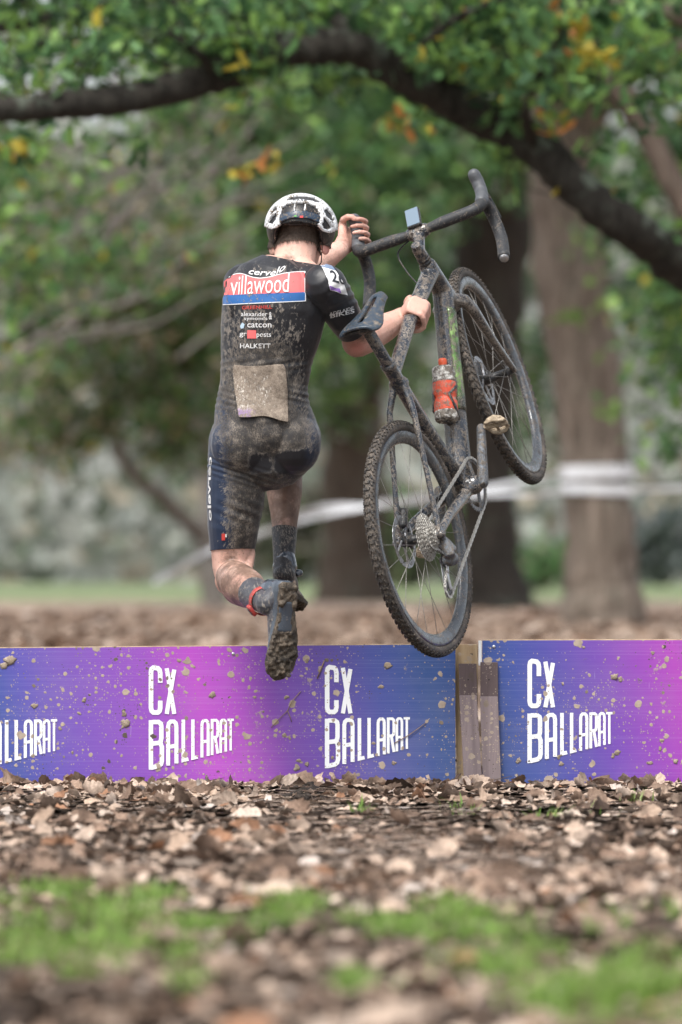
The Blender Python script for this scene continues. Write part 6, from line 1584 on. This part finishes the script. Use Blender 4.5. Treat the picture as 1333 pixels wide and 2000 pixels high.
def edge_y(x, dx):
    """lower rim of the white shell in the rear view (pixels)"""
    return float(np.interp(x, [515, 518, 524, 533, 541, 548, 622, 627, 632, 642, 656, 661], [444, 443, 447, 449, 444, 436, 437, 447, 453, 457, 452, 449]))
ra, rb, rc_ = .1100, .142, .1035
NU, NV2 = 132, 64
def helm_pt(th, ph, k_=1.0):
    """th azimuth (0 = rear), ph from the pole"""
    sx_, cx_ = math.sin(th), math.cos(th)
    q = Vector((ra*k_*math.sin(ph)*sx_, -rb*k_*math.sin(ph)*cx_, rc_*k_*math.cos(ph)))
    return HO+Matrix.Rotation(R(-6), 3, 'Z') @ (Matrix.Rotation(R(-9), 3, 'X') @ q)
def patch(test, k_, thick, name, mat, phmax=2.2):
    vs = []; fs = []
    for j in range(NV2+1):
        for i in range(NU): vs.append(helm_pt(2*math.pi*i/NU, .02+phmax*j/NV2, k_))
    for j in range(NV2):
        for i in range(NU):
            f = (j*NU+i, (j+1)*NU+i, (j+1)*NU+(i+1) % NU, j*NU+(i+1) % NU); c_ = sum((vs[q] for q in f), Vector())/4
            if test(c_, 2*math.pi*(i+.5)/NU, .02+phmax*(j+.5)/NV2): fs.append(f)
    if not fs: return None
    used = sorted({i for f in fs for i in f}); mp = {i: q for q, i in enumerate(used)}
    mb = MB().add([vs[i] for i in used], [tuple(mp[i] for i in f) for f in fs]); mb.v = [tuple(Vector(v)-HO) for v in mb.v]
    o = mb.build(name, mat, hel)
    q = o.modifiers.new('sm', 'SMOOTH'); q.iterations = 4; q.factor = .5
    q = o.modifiers.new('solid', 'SOLIDIFY'); q.thickness = thick; q.offset = -1; return o
def front_vent(th):
    """long vents on the part facing away from the camera"""
    a = math.sin(th*1.0); return False
def white_test(c_, th, ph):
    x, y = PX(c_); rear = c_.y < HO.y+.01
    if rear:
        if y > edge_y(x, 0): return False
        for V_ in (VENT_TOP, VENT_L, VENT_R, VENT_L2, VENT_R2):
            if inpoly(x, y, V_): return False
        if inpoly(x, y, VENT_MID): return False
        return True
    X = (c_-HO).x; Z = (c_-HO).z
    if Z < .005: return False
    return not (abs(((X/.036)+100.5) % 1-.5) < .27 and .3 < ph < 1.25)
patch(white_test, 1.0, .010, 'shell', M_hw)
def low_test(c_, th, ph):
    x, y = PX(c_); back = math.cos(th)
    zl = float(np.interp(back, [-1, -.3, .1, .55, .8, 1], [-.02, -.050, -.074, -.044, .000, .010]))
    return (c_-HO).z > zl and ph > .05
patch(low_test, .935, .014, 'liner', M_hb)
patch(lambda c_, th, ph: c_.y < HO.y and abs(PX(c_)[0]-585) < 41 and 411+.010*(PX(c_)[0]-585)**2*.6 < PX(c_)[1] < 425+.014*(PX(c_)[0]-585)**2*.5, .992, .010, 'rear_band', M_hn)
for xx_ in (576, 597): 
    a, b_ = P(xx_, 399, HO.y-.105), P(xx_-(.5 if xx_ < 580 else 2), 412, HO.y-.128)
    mb = MB(); mb.tube([a, b_], [.0024, .0026], 8); mb.v = [tuple(Vector(v)-HO) for v in mb.v]; mb.build('rib', M_hw, hel)
hv_ = [v.co+HO for v in bpy.data.objects['shell'].data.vertices]; hb2 = BVHTree.FromPolygons(hv_, [tuple(p_.vertices) for p_ in bpy.data.objects['shell'].data.polygons])
def hdecal(name, tp_, mat, lift, tree):
    V2_, F2_ = tp_; vs = [onto(x, y, lift, tree) for x, y in V2_]; fs = [f for f in F2_ if all(vs[i] is not None for i in f)]
    if not fs: return
    us = sorted({i for f in fs for i in f}); mp = {i: q for q, i in enumerate(us)}
    MB().add([vs[i]-HO for i in us], [tuple(mp[i] for i in f) for f in fs]).build(name, mat, hel)
for ch_, xa_, xb_ in (('K', 573, 579), ('A', 580, 586.5), ('S', 587.5, 593), ('K', 594.5, 601)): hdecal('shell_letter', text_px(ch_, xa_, xb_, 388.9, 393.0, .01), M_ink, .0012, hb2)
# small flag on the dark band, straps, retention band
vb = bpy.data.objects.get('rear_band')
if vb:
    tb_ = BVHTree.FromPolygons([v.co+HO for v in vb.data.vertices], [tuple(p_.vertices) for p_ in vb.data.polygons])
    M_gn = simple('green_mark', (.10, .32, .08), .5); M_rd = simple('red_mark', (.55, .05, .05), .5)
    hdecal('flag_mark', gridpoly(lambda x: 420.5, lambda x: 423.5, 575, 580, 2, 2), M_gn, .0012, tb_); hdecal('flag_mark', gridpoly(lambda x: 421.5, lambda x: 425.5, 586, 592.5, 2, 2), M_rd, .0012, tb_)
mb = MB(); ring = []
for a in np.linspace(-2.0, 2.0, 25): ring.append(HC+hd @ Vector((.086*math.sin(a), -.106*math.cos(a), -.012-.012*math.cos(a*.8))))
mb.tube(ring, [(.0055, .003)]*len(ring), 8, (0, 0, 1)); c_ = HC+hd @ Vector((0, -.111, -.026)); mb.capsule([c_+Vector((-.018, 0, 0)), c_+Vector((.018, 0, 0))], [(.010, .006), (.010, .006)], 10, (0, 0, 1)); mb.v = [tuple(Vector(v)-HO) for v in mb.v]; mb.build('retention_band', M_hb, hel)
for s in (-1, 1):
    mb = MB(); mb.tube([HC+hd @ Vector((s*.066, -.070, -.018)), HC+hd @ Vector((s*.074, -.030, -.058)), HC+hd @ Vector((s*.066, .020, -.095)), HC+hd @ Vector((s*.03, .055, -.118))], [(.007, .0016)]*4, 8, (0, 1, 0)); mb.v = [tuple(Vector(v)-HO) for v in mb.v]; mb.build('strap', M_hb, hel)
#SECTION6
